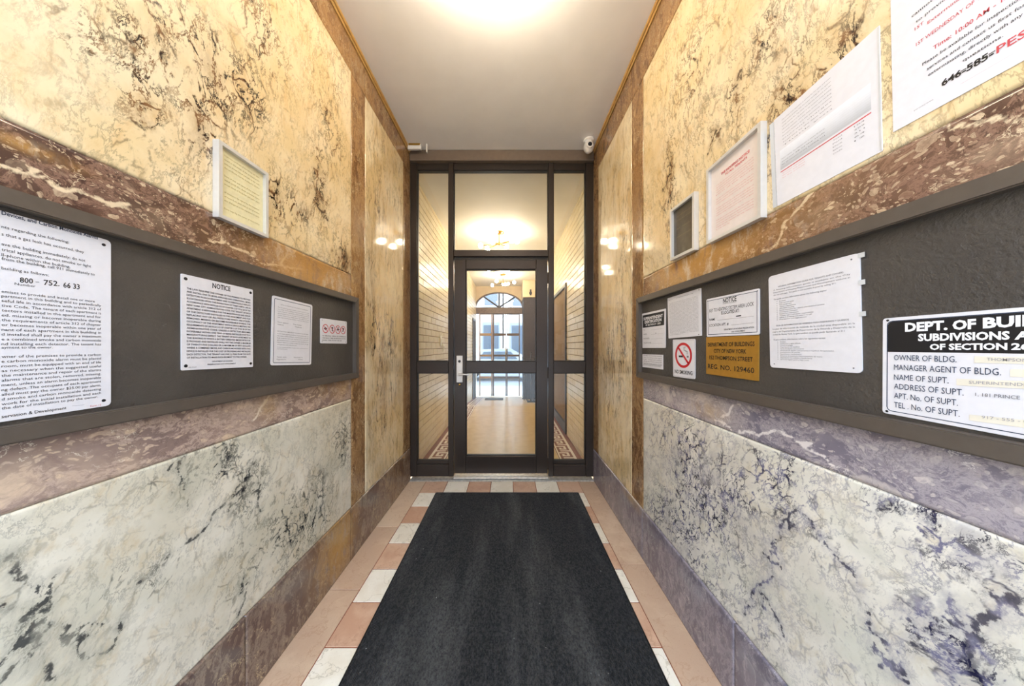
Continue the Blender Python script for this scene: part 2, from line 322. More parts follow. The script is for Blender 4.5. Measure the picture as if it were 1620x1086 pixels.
# ------------------------------------------------------------------ object helpers
def finish(me, mat, smooth=False):
    if mat is not None: me.materials.append(mat)
    if smooth:
        for p in me.polygons: p.use_smooth = True
def link(name, me, parent=None, kind=None):
    o = bpy.data.objects.new(name, me); C.objects.link(o)
    if parent is not None:
        o.parent = parent; o.matrix_parent_inverse = Matrix.Translation(-parent.location)
    if kind: o['kind'] = kind
    return o
class MB:
    def __init__(s): s.v = []; s.f = []
    def add(s, vs, fs):
        k = len(s.v); s.v += [tuple(p) for p in vs]; s.f += [tuple(i + k for i in f) for f in fs]; return s
    def box(s, x0, x1, y0, y1, z0, z1, b=0.0):
        if x0 > x1: x0, x1 = x1, x0
        if y0 > y1: y0, y1 = y1, y0
        if z0 > z1: z0, z1 = z1, z0
        if b <= 0:
            return s.add([(x, y, z) for x in (x0, x1) for y in (y0, y1) for z in (z0, z1)],
                         [(0, 1, 3, 2), (4, 6, 7, 5), (0, 4, 5, 1), (2, 3, 7, 6), (0, 2, 6, 4), (1, 5, 7, 3)])
        b = min(b, .45 * (x1 - x0), .45 * (y1 - y0), .45 * (z1 - z0))
        bm = bmesh.new(); bmesh.ops.create_cube(bm, size=1)
        for v in bm.verts: v.co = ((x0 + x1) / 2 + v.co.x * (x1 - x0), (y0 + y1) / 2 + v.co.y * (y1 - y0), (z0 + z1) / 2 + v.co.z * (z1 - z0))
        bmesh.ops.bevel(bm, geom=bm.edges[:], offset=b, segments=1, affect='EDGES')
        s.bm(bm); return s
    def bm(s, bm):
        bm.verts.index_update()
        s.add([v.co[:] for v in bm.verts], [[v.index for v in f.verts] for f in bm.faces]); bm.free(); return s
    def tube(s, pts, r, n=10, cap=True):
        pts = [Vector(p) for p in pts]; rs = r if isinstance(r, (list, tuple)) else [r] * len(pts)
        k = len(s.v); prev = None
        for i, p in enumerate(pts):
            t = (pts[min(i + 1, len(pts) - 1)] - pts[max(i - 1, 0)]).normalized()
            a = prev if prev is not None and abs(prev.dot(t)) < .95 else (Vector((0, 0, 1)) if abs(t.z) < .9 else Vector((1, 0, 0)))
            u = (a - t * a.dot(t)).normalized(); prev = u; v = t.cross(u)
            for j in range(n):
                an = 2 * PI * j / n; s.v.append(tuple(p + (u * math.cos(an) + v * math.sin(an)) * rs[i]))
        for i in range(len(pts) - 1):
            for j in range(n):
                s.f.append((k + i * n + j, k + i * n + (j + 1) % n, k + (i + 1) * n + (j + 1) % n, k + (i + 1) * n + j))
        if cap:
            s.f.append(tuple(k + j for j in range(n))[::-1]); s.f.append(tuple(k + (len(pts) - 1) * n + j for j in range(n)))
        return s
    def lathe(s, c, prof, n=20, axis='Z'):
        """prof: list of (radius, height); revolved about an axis through c"""
        k = len(s.v)
        for r, h in prof:
            for j in range(n):
                a = 2 * PI * j / n; q = (r * math.cos(a), r * math.sin(a), h)
                if axis == 'Y': q = (q[0], h, q[1])
                if axis == 'X': q = (h, q[0], q[1])
                s.v.append((c[0] + q[0], c[1] + q[1], c[2] + q[2]))
        for i in range(len(prof) - 1):
            for j in range(n):
                s.f.append((k + i * n + j, k + i * n + (j + 1) % n, k + (i + 1) * n + (j + 1) % n, k + (i + 1) * n + j))
        s.f.append(tuple(k + j for j in range(n))[::-1]); s.f.append(tuple(k + (len(prof) - 1) * n + j for j in range(n)))
        return s
    def sphere(s, c, r, n=16):
        m = n // 2
        return s.lathe(c, [(r * math.sin(PI * (i + .02) / (m + .04)), -r * math.cos(PI * (i + .02) / (m + .04))) for i in range(m + 1)], n)
    def mesh(s, name='m'):
        me = bpy.data.meshes.new(name); me.from_pydata(s.v, [], s.f); me.validate()
        bm = bmesh.new(); bm.from_mesh(me); bmesh.ops.recalc_face_normals(bm, faces=bm.faces[:]); bm.to_mesh(me); bm.free()
        return me
    def build(s, name, mat, parent=None, kind=None, smooth=False):
        me = s.mesh(name); finish(me, mat, smooth)
        if smooth:
            me.set_sharp_from_angle(angle=math.radians(40))
        return link(name, me, parent, kind)
def box(name, x0, x1, y0, y1, z0, z1, mat, parent=None, b=0.0, kind=None):
    return MB().box(x0, x1, y0, y1, z0, z1, b).build(name, mat, parent, kind)
def empty(name, loc, label=None, cat=None, group=None, kind=None):
    o = bpy.data.objects.new(name, None); C.objects.link(o); o.location = loc; o.empty_display_size = .1
    return tag(o, label, cat, group, kind)
def tag(o, label=None, cat=None, group=None, kind=None):
    if label: o['label'] = label
    if cat: o['category'] = cat
    if group: o['group'] = group
    if kind: o['kind'] = kind
    return o

# ------------------------------------------------------------------ a wall seen as a plane
class Wall:
    def __init__(s, X): s.X = X; s.n = 1 if X < 0 else -1     # n: towards the room
    def P(s, x, y, d=0.0):
        """the point of this wall that lies along the sight line through (x, y) of the photograph, lifted d off it"""
        Y = F * abs(s.X) / abs(x - VX)
        return Vector((s.X + s.n * d, Y, CH + (VY - y) / F * Y))
WL, WR = Wall(XL), Wall(XR)
BL_, BR_ = Wall(XL + .008), Wall(XR - .008)     # faces of the notice boards

# painted figure of the marble: (px, py, rx, ry, amount)
DENS_L = [(250, 60, 70, 55, .6), (330, 110, 50, 70, .7), (318, 200, 28, 60, .8), (392, 150, 30, 50, .7), (345, 90, 30, 40, .5), (505, 300, 14, 50, 1.0),
          (478, 335, 22, 24, .8), (545, 415, 14, 28, 1.0), (440, 310, 16, 40, .7), (230, 150, 50, 60, .45), (130, 60, 60, 40, .4), (420, 60, 30, 60, .4),
          (300, 300, 25, 35, .4), (520, 180, 20, 60, .5), (605, 600, 9, 80, 1.0), (600, 330, 10, 50, .5), (590, 500, 12, 60, .5), (615, 560, 8, 60, .7),
          (358, 722, 20, 26, 1.0), (504, 778, 24, 60, 1.0), (465, 835, 30, 45, .8), (252, 909, 22, 20, .5), (542, 700, 14, 30, .9), (395, 770, 25, 40, .6),
          (300, 745, 22, 40, .5), (240, 770, 16, 20, .4), (90, 900, 20, 20, .4), (400, 900, 40, 60, .3), (180, 925, 20, 15, .3), (50, 980, 22, 70, .35)]
GOLD_L = [(440, 420, 130, 60, .35), (560, 440, 40, 60, .5), (490, 180, 90, 160, .15), (500, 860, 80, 100, .4), (545, 600, 30, 60, .4), (600, 520, 30, 200, .35), (330, 250, 80, 60, .25)]
VEIN_L = [[(0, 896), (19, 877), (30, 905), (46, 928), (48, 981), (53, 1020), (68, 1047), (92, 1073)], [(102, 986), (120, 1018), (145, 1039), (179, 1025), (191, 981)],
          [(48, 981), (75, 965), (80, 925), (95, 905)], [(218, 923), (250, 898), (276, 875), (310, 850), (339, 812), (368, 788), (397, 754)], [(290, 720), (286, 754), (300, 783), (298, 807)],
          [(412, 768), (408, 790), (412, 812)], [(368, 788), (410, 765)], [(385, 915), (388, 950), (370, 985)], [(505, 258), (498, 300), (512, 350)], [(217, 190), (240, 200)]]
DENS_R = [(1493, 850, 110, 80, 1.0), (1500, 1040, 100, 60, 1.0), (1105, 754, 80, 100, .85), (1070, 830, 40, 60, .8), (1260, 749, 60, 50, .45), (1400, 800, 60, 60, .6),
          (1245, 140, 40, 90, .8), (1330, 70, 60, 60, .6), (1215, 60, 40, 60, .5), (1060, 300, 10, 60, .6), (1165, 140, 14, 60, .5), (1100, 120, 30, 90, .35),
          (983, 530, 8, 60, .9), (968, 590, 12, 60, .7), (985, 420, 8, 80, .4), (1200, 960, 40, 50, .35), (1600, 900, 60, 80, .7), (1130, 700, 90, 40, .5), (1500, 40, 80, 60, .5)]
GOLD_R = [(1230, 130, 60, 90, .3), (1040, 330, 40, 100, .35), (970, 500, 30, 150, .3), (1060, 640, 60, 40, .2)]
VEIN_R = [[(1250, 812), (1262, 808), (1275, 818), (1300, 850), (1318, 875), (1345, 900), (1357, 928), (1372, 996), (1415, 1020), (1450, 1012), (1483, 1001), (1541, 986), (1580, 955), (1620, 947)],
          [(1250, 812), (1235, 850), (1221, 889), (1195, 930), (1178, 976)], [(1202, 938), (1215, 950), (1236, 991), (1240, 1010)], [(1415, 1020), (1430, 1060), (1440, 1086)], [(1541, 986), (1530, 1030), (1500, 1060)],
          [(1120, 244), (1129, 218), (1124.5, 206.7), (1138, 218), (1143, 228)], [(1138, 218), (1140, 203)], [(1056.7, 224), (1060, 269), (1061, 313)], [(1170.6, 111), (1166, 145), (1163, 174)]]
TRIM_L = dict(d=[(40, 770, 100, 40, 1.0), (190, 740, 60, 30, .5), (400, 640, 60, 25, .5), (450, 420, 40, 20, .7), (260, 350, 40, 16, .2), (470, 1000, 0.1, 0.1, 0)],
              g=[(500, 430, 70, 60, .9), (600, 420, 60, 200, .3), (560, 120, 60, 140, .35), (425, 640, 14, 22, .6), (535, 860, 28, 60, .75), (60, 240, 70, 9, .8), (630, 500, 20, 300, .4), (540, 610, 30, 20, .5)],
              v=[[(0, 262), (60, 280), (120, 300), (175, 325), (205, 322)], [(330, 380), (380, 395), (440, 420), (480, 425)], [(432, 625), (410, 650), (395, 668)], [(470, 395), (440, 420)]])
TRIM_R = dict(d=[(1560, 250, 60, 20, .4), (1300, 340, 40, 20, .2), (1080, 620, 60, 30, .8), (1430, 730, 60, 30, .4), (1560, 800, 60, 40, .3)],
              g=[(1100, 405, 85, 60, .95), (1040, 60, 70, 120, .2), (1005, 400, 20, 200, .25), (1120, 650, 25, 14, .5), (1000, 790, 14, 8, .6), (960, 500, 20, 300, .2)],
              v=[[(1285, 305), (1250, 345), (1205, 398)], [(1480, 200), (1540, 197), (1620, 190)], [(1130, 665), (1200, 690), (1320, 740)], [(1140, 660), (1160, 640)]])

from mathutils.kdtree import KDTree
def crackle(pts, rnd, rough=.16, depth=4, branch=.0):
    """a polyline roughened by midpoint displacement, with short side cracks; returns points every 2 mm"""
    def go(a, b, d):
        if d == 0 or (b - a).length < .004: return [b]
        m = (a + b) / 2; e = b - a; m += Vector((0, -e.z, e.y)) * rnd.uniform(-rough, rough)
        return go(a, m, d - 1) + go(m, b, d - 1)
    out = [pts[0]]
    for a, b in zip(pts, pts[1:]): out += go(a, b, depth)
    dense = []
    for a, b in zip(out, out[1:]):
        n = max(1, int((b - a).length / .002))
        dense += [a.lerp(b, i / n) for i in range(n)]
    if branch > .004:
        L = len(dense)
        for _ in range(max(1, int(L * .002 / .06))):
            p = rnd.choice(dense); k = dense.index(p); q = dense[min(k + 6, L - 1)]; e = (q - p)
            if e.length < 1e-5: continue
            e.normalize(); an = rnd.choice((-1, 1)) * rnd.uniform(.5, 1.2); c_, s_ = math.cos(an), math.sin(an)
            t = Vector((0, e.y * c_ - e.z * s_, e.y * s_ + e.z * c_)); end = p + t * rnd.uniform(.3, 1) * branch
            dense += crackle([p, end], rnd, .2, 3, branch * .45)
    return dense
def figure(w, Y, Z, dens, veins, gold, branch=.07, cache={}):
    def blobs(lst):
        out = np.zeros(Y.shape)
        for x, y, rx, ry, a in lst:
            c = w.P(x, y); e0 = w.P(x - rx, y); e1 = w.P(x + rx, y)
            ry_m = max(ry / F * c.y, 1e-4); rx_m = max(abs(e1.y - e0.y) / 2, 1e-4)
            out = np.maximum(out, a * np.exp(-(((Y - c.y) / rx_m) ** 2 + ((Z - c.z) / ry_m) ** 2) * .9))
        return out
    d = np.full(Y.shape, 1.0)
    if veins:
        key = id(veins)
        if key not in cache:
            rnd = random.Random(11); pts = []
            for pl_ in veins: pts += crackle([w.P(x, y) for x, y in pl_], rnd, .2, 4, branch)
            kd = KDTree(len(pts))
            for i, p in enumerate(pts): kd.insert((0, p.y, p.z), i)
            kd.balance(); A = np.array([(p.y, p.z) for p in pts]); cache[key] = (kd, A.min(0) - .1, A.max(0) + .1)
        kd, lo, hi = cache[key]
        for i in np.nonzero((Y > lo[0]) & (Y < hi[0]) & (Z > lo[1]) & (Z < hi[1]))[0].tolist():
            d[i] = kd.find((0, Y[i], Z[i]))[2]
    return np.clip(blobs(dens), 0, 1), np.clip(d * 10, 0, 1), np.clip(blobs(gold), 0, 1)

def slab(name, w, y0, y1, z0, z1, mat, parent, t=.016, out=0.0, fig=None, res=.007, gap=.0008):
    """one marble slab hung on the wall: finely divided face (it carries the figure of the stone), real thickness"""
    y0 += gap; y1 -= gap; z0 += gap; z1 -= gap
    ny, nz = max(2, int((y1 - y0) / res)), max(2, int((z1 - z0) / res))
    ys = np.linspace(y0, y1, ny + 1); zs = np.linspace(z0, z1, nz + 1)
    c = .0012
    YY, ZZ = np.meshgrid(ys, zs, indexing='ij'); xf = w.X + w.n * out
    nv = YY.size
    co = np.zeros((nv + 2 * (2 * ny + 2 * nz), 3))
    co[:nv, 0] = xf; co[:nv, 1] = YY.ravel(); co[:nv, 2] = ZZ.ravel()
    idx = np.arange(nv).reshape(ny + 1, nz + 1)
    ring = np.concatenate([idx[:-1, 0], idx[-1, :-1], idx[:0:-1, -1], idx[0, :0:-1]])
    co[ring, 0] -= w.n * c     # eased arris
    m = len(ring); back = nv + np.arange(m)
    co[nv:nv + m] = co[ring]; co[nv:nv + m, 0] = xf - w.n * t
    co = co[:nv + m]
    quads = np.stack([idx[:-1, :-1], idx[1:, :-1], idx[1:, 1:], idx[:-1, 1:]], -1).reshape(-1, 4)
    side = np.stack([ring, back, np.roll(back, -1), np.roll(ring, -1)], -1)
    if w.n < 0: quads = quads[:, ::-1]; side = side[:, ::-1]
    faces = np.concatenate([quads, side])
    me = bpy.data.meshes.new(name)
    me.vertices.add(len(co)); me.vertices.foreach_set('co', co.ravel())
    me.loops.add(faces.size); me.loops.foreach_set('vertex_index', faces.ravel().astype(np.int32))
    me.polygons.add(len(faces)); me.polygons.foreach_set('loop_start', np.arange(0, faces.size, 4, dtype=np.int32))
    me.update(calc_edges=True); me.validate()
    dn, vd, gd = figure(w, co[:, 1], co[:, 2], *(fig or ([], [], [])))
    at = me.attributes.new('figure', 'FLOAT_COLOR', 'POINT')
    at.data.foreach_set('color', np.stack([dn, vd, gd, np.ones(len(co))], 1).astype(np.float32).ravel())
    me.materials.append(mat)
    return link(name, me, parent)

# ------------------------------------------------------------------ SETTING: vestibule
Y0 = -0.7
def marble_wall(w, side, fl, tr, m_up, m_low, m_trlow, m_base, frz, bandt, bandb, baset, yp0, yp1, yf, seams):
    wall = MB().box(w.X - w.n * .016, w.X - w.n * .16, Y0, DOORY + .1, 0, CEIL).build('wall_' + side, M['joint'], None, 'structure')
    fg = fl; tf = (tr['d'], tr['v'], tr['g'], .02)
    slab('upper_panel', w, Y0, yp0, bandt, frz, M['upper'], wall, fig=fg)
    slab('far_panel', w, yp1, yf, baset, frz, M['far'], wall, fig=fg)
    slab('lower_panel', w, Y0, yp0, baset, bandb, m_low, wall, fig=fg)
    # the broad middle band: an upper and a lower run, the notice board between them
    slab('upper_band', w, Y0, yp0, CH + .10, bandt, M['trim'], wall, fig=tf)
    slab('lower_band', w, Y0, yp0, bandb, CH + .10, m_trlow, wall, fig=tf)
    slab('pilaster_strip', w, yp0, yp1, baset, frz, M['trim_up'], wall, fig=tf)
    slab('frieze_band', w, Y0, 1.15, frz, CEIL, M['trim_up'], wall, fig=tf)
    slab('frieze_band', w, 1.15, yp1, frz, CEIL, M['trim_up'], wall, fig=tf)
    slab('frieze_band', w, yp1, DOORY, frz, CEIL, M['trim_up'], wall, fig=tf)
    slab('end_strip', w, yf, DOORY, baset, frz, M['trim_up'], wall, fig=tf)
    bb = MB().box(w.X - w.n * .010, w.X - w.n * .015, Y0, DOORY, 0, baset - .004).build('baseboard_' + side, M['joint'], None, 'structure')
    sm = [Y0] + seams + [DOORY]
    for a, b in zip(sm, sm[1:]): slab('marble_slab', w, a, b, 0.0, baset, m_base, bb, t=.02, out=.005, fig=tf)
    cr = MB().box(w.X + w.n * .0005, w.X + w.n * .018, Y0, DOORY, CEIL - .018, CEIL - .0005, .004)
    cr.box(w.X + w.n * .0005, w.X + w.n * .008, Y0, DOORY, CEIL - .034, CEIL - .018, .003).build('trim_' + ('1' if side == 'left' else '2'), M['crown'], None, 'structure')
    return wall
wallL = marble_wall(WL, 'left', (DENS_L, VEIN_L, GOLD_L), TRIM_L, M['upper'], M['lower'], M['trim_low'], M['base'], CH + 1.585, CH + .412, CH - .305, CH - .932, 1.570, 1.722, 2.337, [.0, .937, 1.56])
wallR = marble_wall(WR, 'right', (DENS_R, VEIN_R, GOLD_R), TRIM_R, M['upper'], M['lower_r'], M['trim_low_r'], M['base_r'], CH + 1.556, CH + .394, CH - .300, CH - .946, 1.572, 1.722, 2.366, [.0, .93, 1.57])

ceiling = box('ceiling', XL - .16, XR + .16, Y0, DOORY + .05, CEIL, CEIL + .1, M['paint'], None, 0, 'structure')

# floor: grout bed with individually laid tiles and border stones
floor = box('floor', XL - .016, XR + .016, Y0, DOORY + .02, -.08, -.003, M['grout'], None, 0, 'structure')
def tile(name, x0, x1, y0, y1, mat, g=.0027):
    return box(name, x0 + g, x1 - g, y0 + g, y1 - g, -.012, 0, mat, floor, .0012)
TX0, TX1 = -.758, .626
P_ = .1955; rows0 = 2.285
tw = (TX1 - TX0) / 7
for i in range(7): tile('floor_tile', TX0 + i * tw, TX0 + (i + 1) * tw, rows0, 2.475, M['tile_white'] if i in (1, 3, 5) else M['tile_tan'])
k = 0; y = rows0
while y > Y0 + .1:
    mt = M['tile_white'] if k % 2 == 0 else M['tile_tan']
    tile('floor_tile', TX0, TX0 + tw, y - P_, y, mt); tile('floor_tile', TX1 - tw, TX1, y - P_, y, mt)
    y -= P_; k += 1
ylow = y
tile('field_slab', TX0 + tw, TX1 - tw, ylow, rows0, M['border_stone'])
ys = [2.475]
for L in (.62, .48, .55, .6, .5, .6): ys.append(max(ys[-1] - L, Y0))
for a, b in zip(ys[1:], ys):
    if b - a < .02: continue
    tile('border_slab', XL, TX0, a, b, M['border_stone'], .0016)
ys = [2.475]
for L in (.42, .52, .62, .5, .6, .6): ys.append(max(ys[-1] - L, Y0))
for a, b in zip(ys[1:], ys):
    if b - a < .02: continue
    tile('border_slab', TX1, XR, a, b, M['border_stone'], .0016)

# ------------------------------------------------------------------ SETTING: glazed screen and entrance door
def X_(px): return (px - VX) / F * DOORY
def Z_(py): return CH + (VY - py) / F * DOORY
yf0, yf1 = DOORY, DOORY + .07
scr = MB().box(XL + .001, XR - .001, yf0 - .03, yf1 + .02, Z_(257), CEIL - .001, .006).build('beam_header', M['header'], None, 'structure')
win = empty('window_1', (X_(794), DOORY, 0), kind='structure')
def member(name, x0, x1, y0_, y1_, dy=0.0, par=win, mat=None, b=.003):
    return box(name, X_(x0), X_(x1), yf0 + dy, yf1, Z_(y1_), Z_(y0_), mat or M['bronze'], par, b)
member('jamb', 649.3, 659, 257.3, 754.8); member('jamb', 927, 938.6, 257.3, 754.8)
member('mullion', 709.4, 717.3, 257.3, 754.8); member('mullion', 867.6, 875.8, 257.3, 754.8)
for a, b in ((659.2, 709.2), (717.5, 867.4), (876, 926.8)): member('head_rail', a, b, 257.3, 267.5, .012)
member('transom_rail', 717.5, 867.4, 395.5, 405.7)
for a, b in ((659.2, 709.2), (876, 926.8)):
    member('cross_rail', a, b, 572, 590.8, .004); member('bottom_rail', a, b, 736, 754.6, .002); member('sill_rail', a, b, 731, 735.9, .016)
def pane(par, a, b, c, d, dy=.035):
    """glass with a black glazing bead round it"""
    g = .9
    mb = MB()
    for (p, q, r, s_) in ((a, a + g, c, d), (b - g, b, c, d), (a + g, b - g, c, c + g), (a + g, b - g, d - g, d)):
        mb.box(X_(p), X_(q), yf0 + dy - .014, yf0 + dy + .014, Z_(s_), Z_(r))
    p = MB().box(X_(a + g * .6), X_(b - g * .6), yf0 + dy - .003, yf0 + dy + .003, Z_(d - g * .6), Z_(c + g * .6)).build('pane', M['glass'], par)
    mb.build('glazing_bead', M['gasket'], par)
for a, b in ((659.2, 709.2), (876, 926.8)): pane(win, a, b, 267.6, 571.8); pane(win, a, b, 591, 730.8)
pane(win, 717.5, 867.4, 267.6, 395.3)
door = empty('door_1', (X_(720), DOORY, 0), kind='structure')
def dm(name, x0, x1, y0_, y1_): return box(name, X_(x0), X_(x1), yf0 + .010, yf1 - .012, Z_(y1_), Z_(y0_), M['bronze'], door, .003)
dm('stile', 718.3, 736.6, 411, 750.6); dm('stile', 848.4, 866.6, 411, 750.6)
dm('top_rail', 736.8, 848.2, 411, 425.6); dm('middle_rail', 736.8, 848.2, 572.3, 590.5); dm('bottom_rail', 736.8, 848.2, 722.8, 750.6)
pane(door, 736.8, 848.2, 425.7, 572.1); pane(door, 736.8, 848.2, 590.7, 722.6)
box('gap_shade_strip', X_(718), X_(867), yf0 + .02, yf1, Z_(410.6), Z_(405.8), M['gasket'], win)  # black strip added to paint the shadow in the gap above the door
for z in (Z_(440), Z_(590), Z_(735)):
    MB().tube([(X_(867.1), yf0 + .008, z - .05), (X_(867.1), yf0 + .008, z + .05)], .006, 10).build('hinge', M['bronze'], door, smooth=True)
hp = MB().box(X_(722.2), X_(732), yf0 - .004, yf0 + .011, Z_(605.5), Z_(563), .003).build('handle_plate', M['steel'], door)
MB().lathe((X_(727), yf0 - .004, Z_(592)), [(.014, 0), (.014, -.01), (.009, -.012), (.009, -.035)], 16, 'Y').build('lever_boss', M['steel'], hp, smooth=True)
MB().tube([(X_(727), yf0 - .036, Z_(592)), (X_(733), yf0 - .042, Z_(592)), (X_(743), yf0 - .04, Z_(592.8))], [.009, .008, .0065], 10).build('lever', M['steel'], hp, smooth=True)
MB().lathe((X_(727), yf0 - .003, Z_(572)), [(.012, 0), (.012, -.006), (.004, -.007), (.004, -.004)], 16, 'Y').build('key_cylinder', M['black'], hp, smooth=True)
MB().lathe((X_(727), yf0 + .010, Z_(609)), [(.009, 0), (.009, -.012), (.006, -.014)], 14, 'Y').build('thumb_turn', M['brass'], door, smooth=True)
th = MB().box(XL + .001, XR - .001, 2.477, DOORY + .09, -.004, .006, .002)
th.box(X_(717), X_(868), 2.492, DOORY + .08, .006, .026, .006)
th.build('door_threshold', M['sill'], None, 'structure')

# ------------------------------------------------------------------ SETTING: lobby
def brick_wall(name, X, n, ya, yb, yi0, yi1, openings=()):
    """glazed brick courses; the nearer bricks are parts of their own, the far ones one mass"""
    wall = MB().box(X - n * .004, X - n * .12, ya, yb, -.25, LCEIL).build(name, M['brick_joint'], None, 'structure')
    ch, bl, j = .0765, .205, .0065
    rest = MB(); protos = {}
    nc = int(math.ceil((LCEIL + .25) / ch))
    for r in range(nc):
        z0 = r * ch - .25; z1 = min(z0 + ch - j, LCEIL - .001)
        if z1 - z0 < .01: continue
        yk = ya + .002 - (bl / 2 if r % 2 else 0)
        while yk < yb:
            a, b = max(yk, ya + .002), min(yk + bl - j, yb - .002); yk += bl
            segs = [(a, b)]
            for (oy0, oy1, oz0, oz1) in openings:
                if z1 > oz0 and z0 < oz1:
                    ns = []
                    for s0, s1 in segs:
                        if s1 <= oy0 or s0 >= oy1: ns.append((s0, s1)); continue
                        if s0 < oy0 - .01: ns.append((s0, oy0))
                        if s1 > oy1 + .01: ns.append((oy1, s1))
                    segs = ns
            for s0, s1 in segs:
                if s1 - s0 < .012: continue
                if s0 > yi0 and s1 < yi1 and z0 > 0 and s1 - s0 > bl - .01 and z1 - z0 > ch - .01:
                    if 'b' not in protos:
                        protos['b'] = MB().box(-.004, .004, -(bl - j) / 2, (bl - j) / 2, -(ch - j) / 2, (ch - j) / 2, .0018).mesh('brick'); finish(protos['b'], M['brick'])
                    o = bpy.data.objects.new('brick', protos['b']); C.objects.link(o); o.parent = wall
                    o.location = (X + random.uniform(-.0006, .0006), (s0 + s1) / 2, (z0 + z1) / 2)
                else:
                    rest.box(X - .004, X + .004, s0, s1, z0, z1)
    rest.build('brick', M['brick'], wall, 'stuff')
    return wall
lyA = DOORY + .07
door_l = (6.95, 7.5, -.3, 1.95)
door_r = (3.78, 4.95, -.3, CH + .885)
brick_wall('wall_left_lobby', LX0, 1, lyA, LEND + .1, 2.75, 4.2, [door_l])
brick_wall('wall_right_lobby', LX1, -1, lyA, LEND + .1, 2.75, 3.8, [door_r, (6.9, 7.8, -.3, 9)])
box('wall_front_lobby', XL - .16, XR + .16, DOORY + .09, DOORY + .1, LCEIL, CEIL + .1, M['wallpale'], None, 0, 'structure')
box('ceiling_lobby', LX0 - .12, LX1 + .12, lyA + .03, LEND + .2, LCEIL, LCEIL + .09, M['paint'], None, 0, 'structure')
# floor of the lobby: level, then a gentle ramp down to the street door
RY, RZ = 5.6, -.20
def zfl(y): return 0 if y <= RY else RZ * (y - RY) / (LEND - RY)
def strip(mb, x0, x1, y0, y1, lift, n=1):
    ysn = [y0] + ([RY] if y0 < RY < y1 else []) + [y1]
    for a, b in zip(ysn, ysn[1:]):
        za, zb = zfl(a) + lift, zfl(b) + lift
        mb.add([(x0, a, za), (x1, a, za), (x1, b, zb), (x0, b, zb), (x0, a, za - .05), (x1, a, za - .05), (x1, b, zb - .05), (x0, b, zb - .05)],
               [(0, 1, 2, 3), (7, 6, 5, 4), (0, 4, 5, 1), (1, 5, 6, 2), (2, 6, 7, 3), (3, 7, 4, 0)])
mb = MB(); strip(mb, LX0 - .1, LX1 + .1, DOORY + .09, LEND + .25, -.001)
lf = mb.build('floor_lobby', M['terrazzo'], None, 'structure')
mb = MB()
strip(mb, LX0, LX0 + .06, DOORY + .1, LEND, .0004); strip(mb, LX1 - .06, LX1, DOORY + .1, LEND, .0004)
KEY = ["XXXXXX.", "X....X.", "X.XX.X.", "X..X.X.", "XXXX.XX"]
mw = MB(); strip(mw, LX0 + .06, LX0 + .26, DOORY + .1, LEND, .0006); strip(mw, LX1 - .26, LX1 - .06, DOORY + .1, LEND, .0006)
c = .028
for (xa, sgn) in ((LX0 + .06 + .03, 1), (LX1 - .06 - .03, -1)):
    yk = DOORY + .12
    while yk + 7 * c < LEND:
        for r_, row in enumerate(KEY):
            q = 0
            while q < 7:
                if row[q] == 'X':
                    q2 = q
                    while q2 < 7 and row[q2] == 'X': q2 += 1
                    x0, x1 = sorted((xa + sgn * r_ * c, xa + sgn * (r_ + 1) * c))
                    y0_, y1_ = yk + q * c, yk + q2 * c
                    mb.add([(x0, y0_, zfl(y0_) + .0012), (x1, y0_, zfl(y0_) + .0012), (x1, y1_, zfl(y1_) + .0012), (x0, y1_, zfl(y1_) + .0012)], [(0, 1, 2, 3)])
                    q = q2
                else: q += 1
        yk += 7 * c
for s0, s1 in ((LX0 + .245, LX0 + .26), (LX1 - .26, LX1 - .245)):
    strip(mb, s0 + .003, s1 - .003, DOORY + .1, LEND, .001)
mb.build('mosaic_key_pattern', M['mosaic_red'], lf, 'stuff'); mw.build('mosaic_ground', M['mosaic_white'], lf, 'stuff')

# end wall with fanlight arch
EX = lambda px: (px - VX) / F * LEND
EZ = lambda py: CH + (VY - py) / F * LEND
fc = EX(789.4); fr, fh = .70, .43; fz = EZ(486.3)
opx0, opx1 = EX(758), EX(822.3)
arc = [(fc + fr * math.cos(a), fz + fh * math.sin(a)) for a in np.linspace(PI, 0, 25)]
zt, zb = LCEIL, -.25
th_ = .14
mbw = MB()
def fb(pts):  # extruded front polygon in the end wall
    n = len(pts); v = [(x, LEND, z) for x, z in pts] + [(x, LEND + th_, z) for x, z in pts]
    mbw.add(v, [tuple(range(n))[::-1], tuple(range(n, 2 * n))] + [(i, (i + 1) % n, n + (i + 1) % n, n + i) for i in range(n)])
for (a, b) in zip(arc, arc[1:]): fb([a, b, (b[0], zt), (a[0], zt)])
fb([(LX0 - .1, zb), (opx0, zb), (opx0, fz), (fc - fr, fz), (fc - fr, zt), (LX0 - .1, zt)][0:1] + [(min(opx0, fc - fr), zb), (min(opx0, fc - fr), zt), (LX0 - .1, zt)])
fb([(max(opx1, fc + fr), zb), (LX1 + .1, zb), (LX1 + .1, zt), (max(opx1, fc + fr), zt)])
mbw.build('wall_back_lobby', M['wallpale'], None, 'structure')
box('beam_transom', fc - fr, fc + fr, LEND + .01, LEND + .12, EZ(496.5), EZ(486.5), M['beam_brown'], None, .004, 'structure')
fan = empty('window_2', (fc, LEND + .05, fz), kind='structure')
mb = MB()
for i in range(24):
    a, b = arc[i], arc[i + 1]
    a2 = (fc + (a[0] - fc) * .93, fz + (a[1] - fz) * .93); b2 = (fc + (b[0] - fc) * .93, fz + (b[1] - fz) * .93)
    mb.add([(p[0], yy, p[1]) for yy in (LEND + .03, LEND + .08) for p in (a, b, b2, a2)], [(0, 1, 2, 3), (7, 6, 5, 4), (3, 2, 6, 7), (0, 4, 5, 1)])
mb.build('arched_frame', M['beam_brown'], fan)
